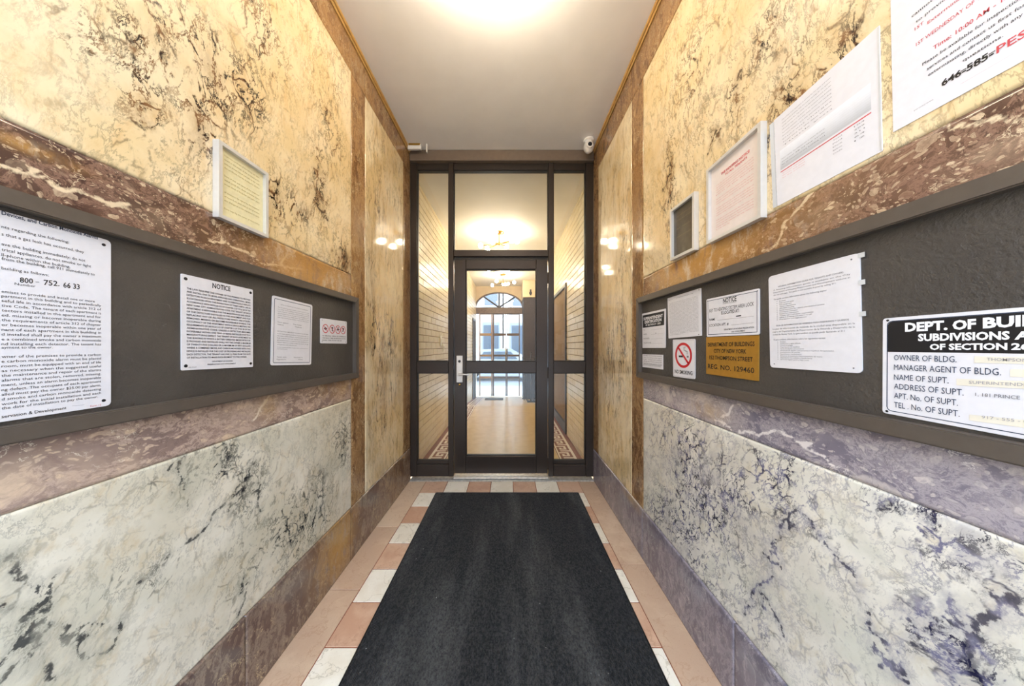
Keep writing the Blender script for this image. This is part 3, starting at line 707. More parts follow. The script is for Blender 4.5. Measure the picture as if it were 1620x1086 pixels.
for x1, y1 in ((764, 468.5), (789.4, 463), (816.5, 468.5)):
    p0 = Vector((fc, LEND + .055, fz)); p1 = Vector((EX(x1), LEND + .055, EZ(y1)))
    MB().tube([p0, p1], .022, 8).build('spoke', M['iron'], fan)
mb = MB(); n_ = len(arc)
mb.add([(fc + (p[0] - fc) * .95, LEND + .06, fz + (p[1] - fz) * .95) for p in arc], [tuple(range(n_))])
mb.build('pane', M['glass'], fan)
MB().lathe((fc, LEND + .05, fz), [(.06, 0), (.06, -.03), (.03, -.04)], 16, 'Y').build('hub', M['iron'], fan, smooth=True)
def leaf(name, x0, x1, cols, mat, yy=LEND + .04):
    d = empty(name, ((EX(x0) + EX(x1)) / 2, yy, RZ), kind='structure')
    zt_, zb_ = EZ(496.6), RZ + .01
    rows = [(497.5, 527.5), (531.7, 561.5), (564.5, 596), (599.5, 628)]
    for (a, b) in [(x0, cols[0][0])] + [(cols[i][1], cols[i + 1][0]) for i in range(len(cols) - 1)] + [(cols[-1][1], x1)]:
        box('stile', EX(a), EX(b), yy, yy + .045, zb_, zt_, mat, d, .003)
    edges = [496.7] + [e for r in rows for e in r] + [VY + (CH - zb_) / LEND * F]
    for (p, q) in cols:
        for i in range(0, len(edges), 2):
            if edges[i + 1] > edges[i] + .1: box('rail', EX(p), EX(q), yy + .004, yy + .041, EZ(edges[i + 1]), EZ(edges[i]), mat, d)
        for r in rows: box('pane', EX(p), EX(q), yy + .018, yy + .024, EZ(r[1]), EZ(r[0]), M['glass'], d)
    return d
leaf('window_3', 757.9, 778.6, [(759.4, 777)], M['oak'])
dl = leaf('door_2', 779, 801, [(781.4, 799.6)], M['beam_brown'])
leaf('door_3', 801.3, 822.4, [(803, 821)], M['beam_brown'])
MB().tube([(EX(800), LEND + .01, EZ(590)), (EX(800), LEND - .02, EZ(588)), (EX(800), LEND - .02, EZ(545)), (EX(800), LEND + .01, EZ(543))], .012, 8).build('handle', M['brass'], dl, smooth=True)
# dark panelled door in the far part of the lobby's left wall, dark glazed door in its right wall
dk = empty('door_4', (LX0, 7.22, zfl(7.2)), kind='structure')
box('door_leaf', LX0 - .03, LX0 + .004, door_l[0] + .04, door_l[1] - .04, zfl(7.5), door_l[3] - .03, M['stone_brown'], dk, .003)
mb = MB()
for a, b, c0, c1 in ((door_l[0], door_l[0] + .04, zfl(7.5), door_l[3]), (door_l[1] - .04, door_l[1], zfl(7.5), door_l[3]), (door_l[0] + .04, door_l[1] - .04, door_l[3] - .04, door_l[3])):
    mb.box(LX0 - .03, LX0 + .02, a, b, c0, c1, .003)
mb.build('door_casing', M['iron'], dk)
gd_ = empty('door_5', (LX1, 4.36, 0), kind='structure')
a0, a1, zt_ = door_r[0], door_r[1], door_r[3]
mb = MB()
for a, b, c0, c1 in ((a0, a0 + .05, .001, zt_), (a1 - .05, a1, .001, zt_), (a0 + .05, a1 - .05, zt_ - .05, zt_), (a0 + .05, a1 - .05, .001, .14)):
    mb.box(LX1 - .022, LX1 + .03, a, b, c0, c1, .004)
mb.build('door_casing', M['iron'], gd_)
box('pane', LX1 + .005, LX1 + .015, a0 + .05, a1 - .05, .14, zt_ - .05, M['darkglass'], gd_)
# brown stone pier and stair well at the far right of the lobby
box('pillar_lobby', .36, LX1, 7.0, 7.65, -.2, EZ(478), M['stone_brown'], None, .01, 'structure')
box('beam_stair', .34, LX1, 6.95, 7.68, EZ(478) + .001, LCEIL - .001, M['wallpale'], None, .01, 'structure')
rl = empty('stair_railing', (.55, 6.3, 0), 'black wrought iron railing at the foot of the lobby stairs', 'railing')
def railp(px, py, Y): return Vector(((px - VX) / F * Y, Y, CH + (VY - py) / F * Y))
RYy = 6.3
for nm, pts, r in (('post', [(840, 560), (840, 648)], .018), ('top_bar', [(826, 566), (851, 566)], .012), ('lower_bar', [(826, 631), (851, 631)], .012)):
    MB().tube([railp(a, b, RYy) for a, b in pts], r, 8).build(nm, M['iron'], rl, smooth=True)
for px in (829, 833.5, 845, 849.5):
    MB().tube([railp(px, 566, RYy), railp(px, 634, RYy)], .009, 6).build('baluster', M['iron'], rl)
MB().lathe((railp(840, 560, RYy).x, RYy, railp(840, 560, RYy).z), [(.012, 0), (.026, .02), (.012, .045)], 12).build('finial', M['iron'], rl, smooth=True)
MB().box(railp(834, 0, RYy).x, railp(847, 0, RYy).x, RYy - .05, RYy + .05, zfl(RYy), zfl(RYy) + .03).build('foot_plate', M['iron'], rl)
cm2 = empty('security_camera', (EX(835), 6.96, LCEIL - .3), 'small black security camera on the pier beyond the lobby arch', 'camera')
MB().lathe((EX(835) + .02, 6.99, CH + 1.36), [(.035, -.07), (.04, -.02), (.04, 0)], 14, 'Y').build('housing', M['iron'], cm2, smooth=True)
MB().box(EX(835) + .0, EX(835) + .04, 6.93, 6.955, CH + 1.30, CH + 1.45, .004).build('bracket', M['iron'], cm2)
gr = tag(MB().box(-.62, -.16, 6.75, 7.0, zfl(6.75) - .015, zfl(6.75) + .004, .002).build('floor_grille', M['stone_brown']), 'dark brown grille mat set in the lobby floor before the street doors', 'mat')
def switch(y, z, wd, hg, lab):
    s_ = empty('light_switch', (LX0 + .005, y, z), lab, 'switch')
    MB().box(LX0 + .004, LX0 + .012, y - wd / 2, y + wd / 2, z - hg / 2, z + hg / 2, .003).build('cover_plate', M['switch'], s_)
    MB().box(LX0 + .012, LX0 + .018, y - wd / 6, y + wd / 6, z - hg / 5, z + hg / 5, .002).build('toggle', M['white_plastic'], s_)
switch(3.73, CH + .075, .09, .14, 'larger ivory switch plate on the cream brick wall beyond the glass')
switch(3.89, CH - .02, .05, .11, 'narrow ivory switch plate, lower of two on the brick wall')

# ------------------------------------------------------------------ ceiling lamps
def globe_lamp(cx, cy_, cz, drop, label, arms, kindgroup='brass globe ceiling lamps'):
    L = empty('ceiling_lamp', (cx, cy_, cz), label, 'lamp', kindgroup)
    MB().lathe((cx, cy_, cz), [(.075, 0), (.075, -.012), (.05, -.026), (.012, -.03)], 24).build('canopy', M['brass'], L, smooth=True)
    MB().tube([(cx, cy_, cz - .02), (cx, cy_, cz - drop)], .007, 10).build('stem', M['brass'], L, smooth=True)
    MB().sphere((cx, cy_, cz - drop), .022, 14).build('hub', M['brass'], L, smooth=True)
    for dx, dy, dz in arms:
        p = Vector((cx + dx, cy_ + dy, cz - drop + dz)); h = Vector((cx, cy_, cz - drop)); d_ = (p - h).normalized()
        a = MB().tube([h, p - d_ * .03], .0055, 8).build('arm', M['brass'], L, smooth=True)
        MB().lathe((p - d_ * .03)[:], [(.012, -.012), (.016, .012)], 12).build('lamp_holder', M['brass'], a, smooth=True)
        MB().sphere(p, .037, 16).build('globe', M['bulb'] if cy_ < 2 else M['bulb_lobby'], a, smooth=True)
A1 = [(-.27, -.05, -.045), (-.18, .10, -.035), (-.09, -.12, -.02), (.11, .10, .0), (.19, -.08, .015), (.27, .04, .05)]
A2 = [(-.26, .06, -.05), (-.15, -.10, .01), (.0, .14, .0), (.05, -.14, -.07), (.26, -.02, .0), (.12, .2, .02)]
A3 = [(-.22, .05, 0), (-.12, -.09, 0), (0, .10, 0), (.04, -.12, 0), (.22, -.02, 0), (.10, .09, 0)]
globe_lamp(-.155, 4.06, LCEIL, .17, 'brass ceiling lamp with glass globes, closest beyond the entrance door transom', A1)
globe_lamp(-.15, 5.3, LCEIL, .20, 'brass globe lamp seen through the top of the door, middle one in the lobby', A2)
globe_lamp(-.15, 6.45, LCEIL, .19, 'brass globe lamp in front of the arched fanlight, last one in the lobby', A2)
globe_lamp(-.08, 1.13, CEIL, .09, 'brass globe ceiling lamp overhead on the vestibule ceiling', A3)

# ------------------------------------------------------------------ street outside
st = box('street', -30, 30, LEND + .25, 40, -.6, -.3, M['asphalt'], None, 0, 'structure')
box('sidewalk', -12, 12, LEND + .25, LEND + 2.2, -.3, -.22, M['concrete'], None, 0, 'structure')
box('sidewalk_entrance', -6, 6, -9, Y0 - .01, -.12, -.01, M['concrete'], None, 0, 'structure')
def building(x0, x1, Y, h, label, mat, shop, cols, rows):
    b = empty('building', ((x0 + x1) / 2, Y, -.3), label, 'building')
    MB().box(x0, x1, Y, Y + 6, -.3, h).build('wall', mat, b)
    MB().box(x0 - .1, x1 + .1, Y - .35, Y + .1, h, h + .4).build('cornice', mat, b)
    sw = (x1 - x0) / cols
    for i in range(cols):
        xc = x0 + sw * (i + .5)
        f_ = MB().box(xc - sw * .38, xc + sw * .38, Y - .06, Y + .01, .2, 2.9).build('shop_window', shop, b)
        MB().box(xc - sw * .33, xc + sw * .33, Y - .08, Y - .055, .3, 2.7).build('pane', M['window_dark'], f_)
        for r in range(rows):
            z = 4.0 + r * 3.1
            f_ = MB().box(xc - .55, xc + .55, Y - .07, Y + .01, z, z + 1.9).build('window', M['facade'], b)
            MB().box(xc - .45, xc + .45, Y - .09, Y - .065, z + .1, z + 1.8).build('pane', M['window_dark'], f_)
building(-5.2, -.5, 19, 12, 'pale rendered building across the street, behind the sidelight', M['facade'], M['facade_b'], 3, 3)
building(-.1, 4.6, 19.4, 11, 'white building across the street, behind the double doors', M['facade'], M['facade_b'], 3, 3)
car = empty('car', (-.4, 12.6, -.3), 'silver parked car on the street beyond the lobby doors', 'car')
bm = bmesh.new()
prof = [(-2.1, .35), (-2.15, .75), (-1.5, .92), (-.9, 1.38), (.5, 1.42), (1.2, .98), (2.0, .85), (2.1, .4)]
v0 = [bm.verts.new((-.4 + a, 11.7, -.3 + b)) for a, b in prof]; v1 = [bm.verts.new((-.4 + a * (.98 if b > 1 else 1), 13.4, -.3 + b)) for a, b in prof]
bm.faces.new(v0[::-1]); bm.faces.new(v1)
for i in range(len(prof)): bm.faces.new((v0[i], v0[(i + 1) % 8], v1[(i + 1) % 8], v1[i]))
bmesh.ops.bevel(bm, geom=bm.edges[:], offset=.06, segments=2, affect='EDGES')
MB().bm(bm).build('body', M['car'], car, smooth=True)
for xs in ((-1.15, -.35), (-.25, .75)):
    MB().add([(-.4 + xs[0] + (.25 if xs[0] < -1 else 0), 11.69, -.3 + .98), (-.4 + xs[1], 11.69, -.3 + .98), (-.4 + xs[1] - (.3 if xs[1] > .5 else 0), 11.69, -.3 + 1.3), (-.4 + xs[0] + (.45 if xs[0] < -1 else 0), 11.69, -.3 + 1.3),
              (-.4 + xs[0] + (.25 if xs[0] < -1 else 0), 11.72, -.3 + .98), (-.4 + xs[1], 11.72, -.3 + .98), (-.4 + xs[1] - (.3 if xs[1] > .5 else 0), 11.72, -.3 + 1.3), (-.4 + xs[0] + (.45 if xs[0] < -1 else 0), 11.72, -.3 + 1.3)],
             [(0, 1, 2, 3), (7, 6, 5, 4), (0, 4, 5, 1), (1, 5, 6, 2), (2, 6, 7, 3), (3, 7, 4, 0)]).build('side_window', M['window_dark'], car)
for xw in (-1.75, .95):
    for yw in (11.75, 13.3):
        MB().lathe((xw, yw, .02), [(.2, -.1), (.32, -.09), (.32, .09), (.2, .1)], 20, 'Y').build('wheel', M['tyre'], car, smooth=True)

# the far side of the street behind the camera, wall added to cut sky reflected in door glass
box('wall_street', -16, 16, -15, -14.5, -.12, 7.5, plain('street_brick', '#8A7466', .85, grain=.1), None, 0, 'structure')
box('street_entrance', -16, 16, -14.5, -9.01, -.25, -.12, M['asphalt'], None, 0, 'structure')

# ------------------------------------------------------------------ floor mat
mt_ = MB().box(-.612, .572, Y0 + .1, 2.272, .0006, .010, .004).build('entrance_mat', M['carpet'])
tag(mt_, 'long charcoal ribbed entrance mat running up to the glass door', 'mat')
mb = MB()
for a, b, c0, c1 in ((-.618, -.612, Y0 + .1, 2.278), (.572, .578, Y0 + .1, 2.278), (-.612, .572, 2.272, 2.278)):
    mb.box(a, b, c0, c1, .0006, .008, .002)
mb.build('rubber_edge', M['gasket'], mt_)

# ------------------------------------------------------------------ dome camera and door contact
dc = empty('dome_camera', (X_(931), 2.40, CEIL), 'white dome security camera in the corner above the entrance door', 'camera')
cx_, cy2, cz_ = (931.4 - VX) / F * 2.36, 2.36, CH + (VY - 236) / F * 2.36
MB().lathe((cx_, cy2, CEIL), [(.045, -.0), (.045, -.014), (.03, -.022), (.028, -.04)], 24).build('mount', M['white_plastic'], dc, smooth=True)
bm = bmesh.new(); bmesh.ops.create_uvsphere(bm, u_segments=24, v_segments=14, radius=.044)
for v in bm.verts: v.co = Vector((v.co.x, v.co.y * 1.1, v.co.z * 1.1)) + Vector((cx_, cy2, CEIL - .062))
MB().bm(bm).build('eyeball', M['white_plastic'], dc, smooth=True)
MB().lathe((cx_ - .004, cy2 - .036, CEIL - .072), [(.028, 0), (.026, -.014), (.017, -.017)], 20, 'Y').build('lens_ring', M['white_plastic'], dc, smooth=True)
MB().lathe((cx_ - .004, cy2 - .052, CEIL - .072), [(.018, 0), (.016, -.004), (.004, -.005)], 20, 'Y').build('lens', M['black'], dc, smooth=True)
ec = empty('exit_sign_bracket', (-.86, 2.42, CEIL), 'white plastic mounting plate with bent arm in the corner above the screen', 'bracket')
def cp(px, py, Y=2.42): return ((px - VX) / F * Y, CH + (VY - py) / F * Y)
x0, z0 = cp(646, 238); x1, z1 = cp(667, 222)
MB().box(x0, x1, 2.40, 2.425, z0, CEIL - .0005, .002).build('mounting_plate', M['white_plastic'], ec)
MB().box(x0 + .01, x1 - .006, 2.394, 2.40, z0 + .03, z0 + .048, .002).build('brass_strip', M['brass'], ec)
xa, za = cp(667, 228); xb, zb2 = cp(676, 226); xc, zc = cp(675, 243)
MB().tube([(x1 - .004, 2.41, za), (xb, 2.41, zb2)], .006, 8).build('arm', M['brass'], ec, smooth=True)
MB().box(xb - .006, xb + .004, 2.40, 2.42, zc, zb2 + .01, .002).build('blade', M['white_plastic'], ec)

# ------------------------------------------------------------------ lettering
_tx = {}
def text_mesh(s, bold):
    k = (s, bold)
    if k not in _tx:
        cu = bpy.data.curves.new('t', 'FONT'); cu.body = s; cu.resolution_u = 2; cu.size = 1; cu.offset = bold
        o = bpy.data.objects.new('t', cu); C.objects.link(o)
        dg = bpy.context.evaluated_depsgraph_get(); me = bpy.data.meshes.new_from_object(o.evaluated_get(dg))
        n = len(me.vertices); co = np.zeros(n * 3); me.vertices.foreach_get('co', co); co = co.reshape(-1, 3)[:, :2]
        fs = [tuple(p.vertices) for p in me.polygons]
        bpy.data.objects.remove(o); bpy.data.curves.remove(cu); bpy.data.meshes.remove(me)
        _tx[k] = (co, fs)
    return _tx[k]
CAP = text_mesh('H', 0)[0][:, 1].max()
class Sign:
    def __init__(s, name, wall, quad, label, cat, mat='plate', t=.002, radius=.006, base=None, group=None, part='plate', lift=0.0):
        """quad: corners TL TR BR BL as seen in the photograph, on the wall plane"""
        s.w = wall; s.q = [wall.P(*p) if not isinstance(p, Vector) else p for p in quad]; s.t = t + lift
        s.root = empty(name, (s.q[3] + s.q[2]) / 2, label, cat, group)
        s.ink = {}
        if mat: s.panel(part, mat, 0, 1, 0, 1, lift + .0002, t, radius)
        s.lv = s.t + .0004
    def uv(s, u, v, d=0.0):
        """u left to right, v bottom to top, d off the wall"""
        tl, tr, br, bl = s.q; p = bl.lerp(br, u).lerp(tl.lerp(tr, u), v); return Vector((s.w.X + s.w.n * d, p.y, p.z))
    def poly(s, pts, d0, d1, name, mat, parent=None):
        n = len(pts); v = [s.uv(u, v_, d0) for u, v_ in pts] + [s.uv(u, v_, d1) for u, v_ in pts]
        return MB().add(v, [tuple(range(n)), tuple(range(n, 2 * n))] + [(i, (i + 1) % n, n + (i + 1) % n, n + i) for i in range(n)]).build(name, M[mat], parent or s.root)
    def rr(s, u0, u1, v0, v1, r):
        W = abs(s.q[2].y - s.q[3].y); H = abs(s.q[0].z - s.q[3].z); ru, rv = r / W, r / H; o = []
        for cu, cv, a in ((u1 - ru, v1 - rv, 0), (u0 + ru, v1 - rv, 90), (u0 + ru, v0 + rv, 180), (u1 - ru, v0 + rv, 270)):
            for k in range(4):
                an = math.radians(a + k * 30); o.append((cu + ru * math.cos(an), cv + rv * math.sin(an)))
        return o
    def panel(s, name, mat, u0, u1, v0, v1, d, t, r=0.0005): return s.poly(s.rr(u0, u1, v0, v1, r), d, d + t, name, mat)
    def flat(s, mat, pts, d=None):
        """printed area: joins the ink of that colour"""
        k = s.ink.setdefault(mat, MB()); d = s.lv if d is None else d
        k.add([s.uv(u, v, d) for u, v in pts], [tuple(range(len(pts)))])
    def rect(s, mat, u0, u1, v0, v1, d=None): s.flat(mat, [(u0, v0), (u1, v0), (u1, v1), (u0, v1)], d)
    def border(s, mat, m, wdt, r=.005):
        W = abs(s.q[2].y - s.q[3].y); H = abs(s.q[0].z - s.q[3].z)
        a = s.rr(m / W, 1 - m / W, m / H, 1 - m / H, r); b = s.rr((m + wdt) / W, 1 - (m + wdt) / W, (m + wdt) / H, 1 - (m + wdt) / H, max(r - wdt, .0004))
        k = s.ink.setdefault(mat, MB()); n = len(a)
        k.add([s.uv(*p, s.lv) for p in a] + [s.uv(*p, s.lv) for p in b], [(i, (i + 1) % n, n + (i + 1) % n, n + i) for i in range(n)])
    def put(s, mat, txt, p0, p1, h, bold=0.0, d=None):
        co, fs = text_mesh(txt, bold)
        if len(co) == 0: return
        x0, x1 = co[:, 0].min(), co[:, 0].max(); e = (p1 - p0)
        k = s.ink.setdefault(mat, MB()); d = (s.lv + .0003) if d is None else d; sy = h / CAP
        u = (co[:, 0] - x0) / (x1 - x0)
        xx = s.w.X + s.w.n * d
        k.add([(xx, p0.y + e.y * a, p0.z + e.z * a + b * sy) for a, b in zip(u.tolist(), co[:, 1].tolist())], fs)
    def line(s, mat, txt, x0, y0, x1, y1, hpx, bold=0.0):
        """baseline end points and capital height as measured in the photograph"""
        a, b = s.w.P(x0, y0), s.w.P(x1, y1 if y1 is not None else 0)
        if y1 is None: b.z = a.z
        s.put(mat, txt, a, b, hpx / F * a.y, bold)
    def tline(s, mat, txt, u0, u1, v, h, bold=0.0):
        """h: capital height as a share of the sheet's height"""
        s.put(mat, txt, s.uv(u0, v), s.uv(u1, v), h * abs(s.q[0].z - s.q[3].z), bold)
    def para(s, mat, lines, u0, u1, v1, v0, cap=.55, bold=0.0, last=1.0):
        n = len(lines); st_ = (v1 - v0) / n
        for i, t_ in enumerate(lines):
            if t_: s.tline(mat, t_, u0, u0 + (u1 - u0) * (last if i == n - 1 else 1.0), v1 - st_ * (i + cap), st_ * cap, bold)
    def ring(s, mat, u, v, r, wdt, d=None):
        W = abs(s.q[2].y - s.q[3].y); H = abs(s.q[0].z - s.q[3].z); k = s.ink.setdefault(mat, MB()); n = 36; d = s.lv if d is None else d
        k.add([s.uv(u + rr_ * math.cos(2 * PI * i / n) / W, v + rr_ * math.sin(2 * PI * i / n) / H, d) for rr_ in (r, r - wdt) for i in range(n)],
              [(i, (i + 1) % n, n + (i + 1) % n, n + i) for i in range(n)])
    def bar(s, mat, u, v, L, wdt, ang, d=None):
        W = abs(s.q[2].y - s.q[3].y); H = abs(s.q[0].z - s.q[3].z); ca, sa = math.cos(ang), math.sin(ang)
        s.flat(mat, [(u + (a * ca - b * sa) / W, v + (a * sa + b * ca) / H) for a, b in ((-L / 2, -wdt / 2), (L / 2, -wdt / 2), (L / 2, wdt / 2), (-L / 2, wdt / 2))], d)
    def screw(s, u, v, r=.0032, mat='black'):
        c0 = s.uv(u, v, s.t - .0002)
        MB().lathe(c0[:], [(r, 0), (r, s.w.n * .0008), (r * .5, s.w.n * .0014)], 10, 'X').build('screw', M[mat], s.root, smooth=True)
    def done(s):
        nm = dict(black='black_lettering', ink_grey='grey_lettering', ink_pale='faded_lettering', ink_red='red_lettering', ink_pink='faded_red_lettering', ink_blue='navy_lettering', ink_white='white_lettering',
                  sign_red='prohibition_mark', ink_sepia='sepia_lettering', ink_yellow='olive_lettering', strip_beige='label_tape')
        for mat, mb_ in s.ink.items():
            me = bpy.data.meshes.new(mat); me.from_pydata(mb_.v, [], mb_.f); finish(me, M[mat]); link(nm.get(mat, 'print'), me, s.root)  # print: steps of the sleeved sheet's painted reflection
        return s.root

# ------------------------------------------------------------------ notice boards
def board(w, name, label, ztop0, ztop1, zbot0, zbot1, yend):
    """recessed panel in a moulded frame; runs from behind the camera to yend"""
    y0 = .02; fw = .032
    r = empty(name, (w.X, (y0 + yend) / 2, zbot0), label, 'notice board')
    zt = lambda y: ztop0 + (ztop1 - ztop0) * (y - .4) / (yend - .4); zb_ = lambda y: zbot0 + (zbot1 - zbot0) * (y - .4) / (yend - .4)
    a, b = y0 + fw, yend - fw
    def prism(pts, d0, d1, nm, mat, bev=0.0):
        n = len(pts); bm = bmesh.new()
        v0_ = [bm.verts.new((w.X + w.n * d0, y, z)) for y, z in pts]; v1_ = [bm.verts.new((w.X + w.n * d1, y, z)) for y, z in pts]
        bm.faces.new(v0_); top = bm.faces.new(v1_)
        for i in range(n): bm.faces.new((v0_[i], v0_[(i + 1) % n], v1_[(i + 1) % n], v1_[i]))
        if bev: bmesh.ops.bevel(bm, geom=list(top.edges), offset=bev, segments=2, affect='EDGES')
        return MB().bm(bm).build(nm, mat, r)
    prism([(y0 + .01, zb_(y0) + .01), (yend - .01, zb_(yend) + .01), (yend - .01, zt(yend) - .01), (y0 + .01, zt(y0) - .01)], .0004, .0078, 'board_panel', M['board'])
    F0, F1 = .0005, .028
    prism([(y0, zt(y0)), (yend, zt(yend)), (b, zt(b) - fw), (a, zt(a) - fw)], F0, F1, 'frame_rail', M['board_frame'], .0025)
    prism([(y0, zb_(y0)), (yend, zb_(yend)), (b, zb_(b) + fw), (a, zb_(a) + fw)], F0, F1, 'frame_rail', M['board_frame'], .0025)
    prism([(yend, zb_(yend)), (yend, zt(yend)), (b, zt(b) - fw), (b, zb_(b) + fw)], F0, F1, 'frame_stile', M['board_frame'], .0025)
    prism([(y0, zb_(y0)), (y0, zt(y0)), (a, zt(a) - fw), (a, zb_(a) + fw)], F0, F1, 'frame_stile', M['board_frame'], .0025)
board(WL, 'notice_board', 'long grey-brown framed notice board with the gas leak and carbon monoxide notice', CH + .281, CH + .283, CH - .174, CH - .186, 1.60)
board(WR, 'notice_board', 'long grey framed notice board holding the gold plate and no smoking sign', CH + .268, CH + .281, CH - .176, CH - .182, 1.602)

exec_signs = True
# ---- signs on the board opposite the gold plate (left in the photograph)
c1 = BL_.P(174, 381.5); c2 = BL_.P(174, 641.5)
Lq = lambda y, z: Vector((BL_.X, y, z))
s = Sign('notice_sign', BL_, [Lq(.30, CH + .2445), c1, c2, Lq(.30, CH - .1365)], 'large white sign on gas leaks and carbon monoxide alarms with a handwritten phone number', 'sign', radius=.008)
def rl_(mat, pre, vis, xe, ye, hpx, bold=0.0, xs=0, drop=0):
    """right part of a line of which the photograph shows only the end (vis); pre is what runs out of the frame"""
    a, b = BL_.P(xs, 0), BL_.P(xe, ye); a.z = b.z + drop
    s.put(mat, vis, a, b, hpx / F * b.y, bold)
    if pre:
        cv, cp_ = text_mesh(vis, bold)[0], text_mesh(pre, bold)[0]
        sc_ = (b.y - a.y) / (cv[:, 0].max() - cv[:, 0].min()); L = (cp_[:, 0].max() - cp_[:, 0].min()) * sc_
        s.put(mat, pre, Vector((a.x, max(a.y - L - .004, .312), a.z)), Vector((a.x, a.y - .004, a.z)), hpx / F * b.y, bold)
rl_('ink_blue', 'Smoke', 'Devices, and Carbon Monoxide Alarms', 153, 379, 5.0, .018)
Ls = [('The following notice', 'nts regarding the following:', 107, 385.5), ('Tenants who suspect', 's that a gas leak has occurred, they', 131, 401), ('1. open doors and windows; leave', 'ave the building immediately; do not', 133, 414.5),
      ('2. do not turn on electr', 'trical appliances, do not smoke or light', 142, 423.5), ('matches, do not use a cel', 'll-phone within the building,', 109, 424.5), ('3. once outside and away', 'from the building, call 911 immediately to', 148, 436.5),
      ('The gas provider for this', 'building as follows:', 75, 437.5)]
for p, v, x, y_ in Ls: rl_('black', p, v, x, y_, 4.0)
rl_('black', '', 'Number', 54, 455, 3.6, 0, 21)
s.line('black', '800', 29, 447, 50, 449, 8, .01); s.line('black', '-', 54, 447.5, 60, 448, 4); s.line('black', '752.', 67, 451, 92, 453, 8, .01); s.line('black', '66 33', 98, 455, 124, 458, 8, .01)
W2 = ['emises to provide and install one or more', 'partment in this building and to periodically', 'seful life in accordance with article 312 of', 'tive Code. The tenant of each apartment is',
      'tectors installed in the apartment and for', 'ed, missing or become inoperable during', 'the requirements of article 312 of chapter', 'or becomes inoperable within one year of', 'nant of each apartment in this building in',
      'd installed shall pay the owner a maximum', 'e a combined smoke and carbon monoxide', 'nd installing each detector. The tenant has', 'ayment to the owner.']
xr, yz0, yz1 = 158, 482.5, 551.0
for i, t_ in enumerate(W2):
    yy = 478.5 + i * (546 - 478.5) / 11.0
    rl_('black', 'The owner of the pr' if i == 0 else 'required alarms', t_, {0: 148, 12: 81}.get(i, 158), {0: 478.8, 12: 551.5}.get(i, yy + .8), 3.5)
W3 = ['wner of the premises to provide a carbon', 'e carbon monoxide alarm must be placed', 'room, must be equipped with an end of life', 'as necessary when the suggested useful', 'the maintenance and repair of the alarms',
      'alarms that are stolen, removed, missing,', 'ment, unless an alarm becomes inoperable', 'ng defect. The occupant of each apartment', 'alled must pay the owner $25.00 per alarm,', 'd smoke and carbon monoxide detecting', 'work for the initial installation and each', 'the date of installation to pay the owner.']
for i, t_ in enumerate(W3):
    rl_('black', 'The law requires the o' if i == 0 else 'approved devices', t_, 158 if i < 11 else 153, 563 + i * 6.05, 3.5)
rl_('black', 'Department of Housing Pre', 'servation & Development', 103, 647.5, 4.2, .006)
s.line('ink_blue', '.........', 112, 643, 131, 641, 3); s.line('ink_red', 'Form 12', 141, 644.5, 158, 642, 2.6)
for u, v in ((.965, .965), (.965, .035)): s.screw(u, v)
s.screw(.035, .965); s.screw(.035, .035); s.done()

s = Sign('notice_sign', BL_, [(285.2, 432.8), (399, 458.7), (399.3, 580.8), (285.5, 586.5)], 'white sign headed NOTICE with dense capitals on smoke detectors, four dark screws', 'sign', radius=.003)
s.line('black', 'NOTICE', 334.8, 455.6, 363.3, 461.3, 7.6, .02)
NT = ['THE LAW REQUIRES THE OWNER OF THE PREMISES TO PROVIDE', 'AND INSTALL ONE OR MORE APPROVED AND OPERATIONAL SMOKE', 'DETECTORS IN EACH APARTMENT AND TO PERIODICALLY REPLACE', 'SUCH DEVICES UPON THE EXPIRATION OF THEIR USEFUL LIFE IN', 'ACCORDANCE WITH ARTICLE 312 OF CHAPTER 3 OF TITLE 28 OF THE', 'NEW YORK CITY ADMINISTRATIVE CODE. THE TENANT OF EACH',
      'APARTMENT IS RESPONSIBLE FOR THE MAINTENANCE AND REPAIR', 'OF THE DETECTORS INSTALLED IN THE APARTMENT AND FOR', 'REPLACING ANY OR ALL DETECTORS WHICH ARE STOLEN,', 'REMOVED, MISSING OR BECOME INOPERABLE DURING THE', 'OCCUPANCY OF THE APARTMENT WITH A DEVICE MEETING THE', 'REQUIREMENTS OF ARTICLE 312 OF CHAPTER 3 OF TITLE 28 OF THE',
      'ADMINISTRATIVE CODE, UNLESS A DETECTOR BECOMES', 'INOPERABLE WITHIN ONE YEAR OF BEING INSTALLED DUE TO A', 'MANUFACTURING DEFECT. THE TENANT OF EACH APARTMENT IN', 'THIS BUILDING IN WHICH A BATTERY OPERATED SMOKE DETECTOR', 'IS PROVIDED AND INSTALLED SHALL PAY THE OWNER A MAXIMUM', 'OF TWENTY-FIVE DOLLARS OR A MAXIMUM OF FIFTY DOLLARS',
      'WHERE A COMBINED SMOKE AND CARBON MONOXIDE DETECTING', 'DEVICE IS INSTALLED FOR THE COST OF PROVIDING AND INSTALLING', 'EACH DETECTOR. THE TENANT HAS ONE (1) YEAR FROM THE DATE', 'OF INSTALLATION TO MAKE SUCH PAYMENT TO THE OWNER.']
s.para('black', NT, .06, .955, .868, .105, .52, .012, .93)
s.tline('black', 'DEPARTMENT OF HOUSING', .37, .66, .077, .014, .01); s.tline('black', 'PRESERVATION AND DEVELOPMENT', .31, .71, .045, .014, .01); s.tline('ink_grey', 'HPD FORM', .08, .17, .022, .012)
for u, v in ((.05, .955), (.96, .955), (.96, .045), (.05, .045)): s.screw(u, v, .0045)
s.done()

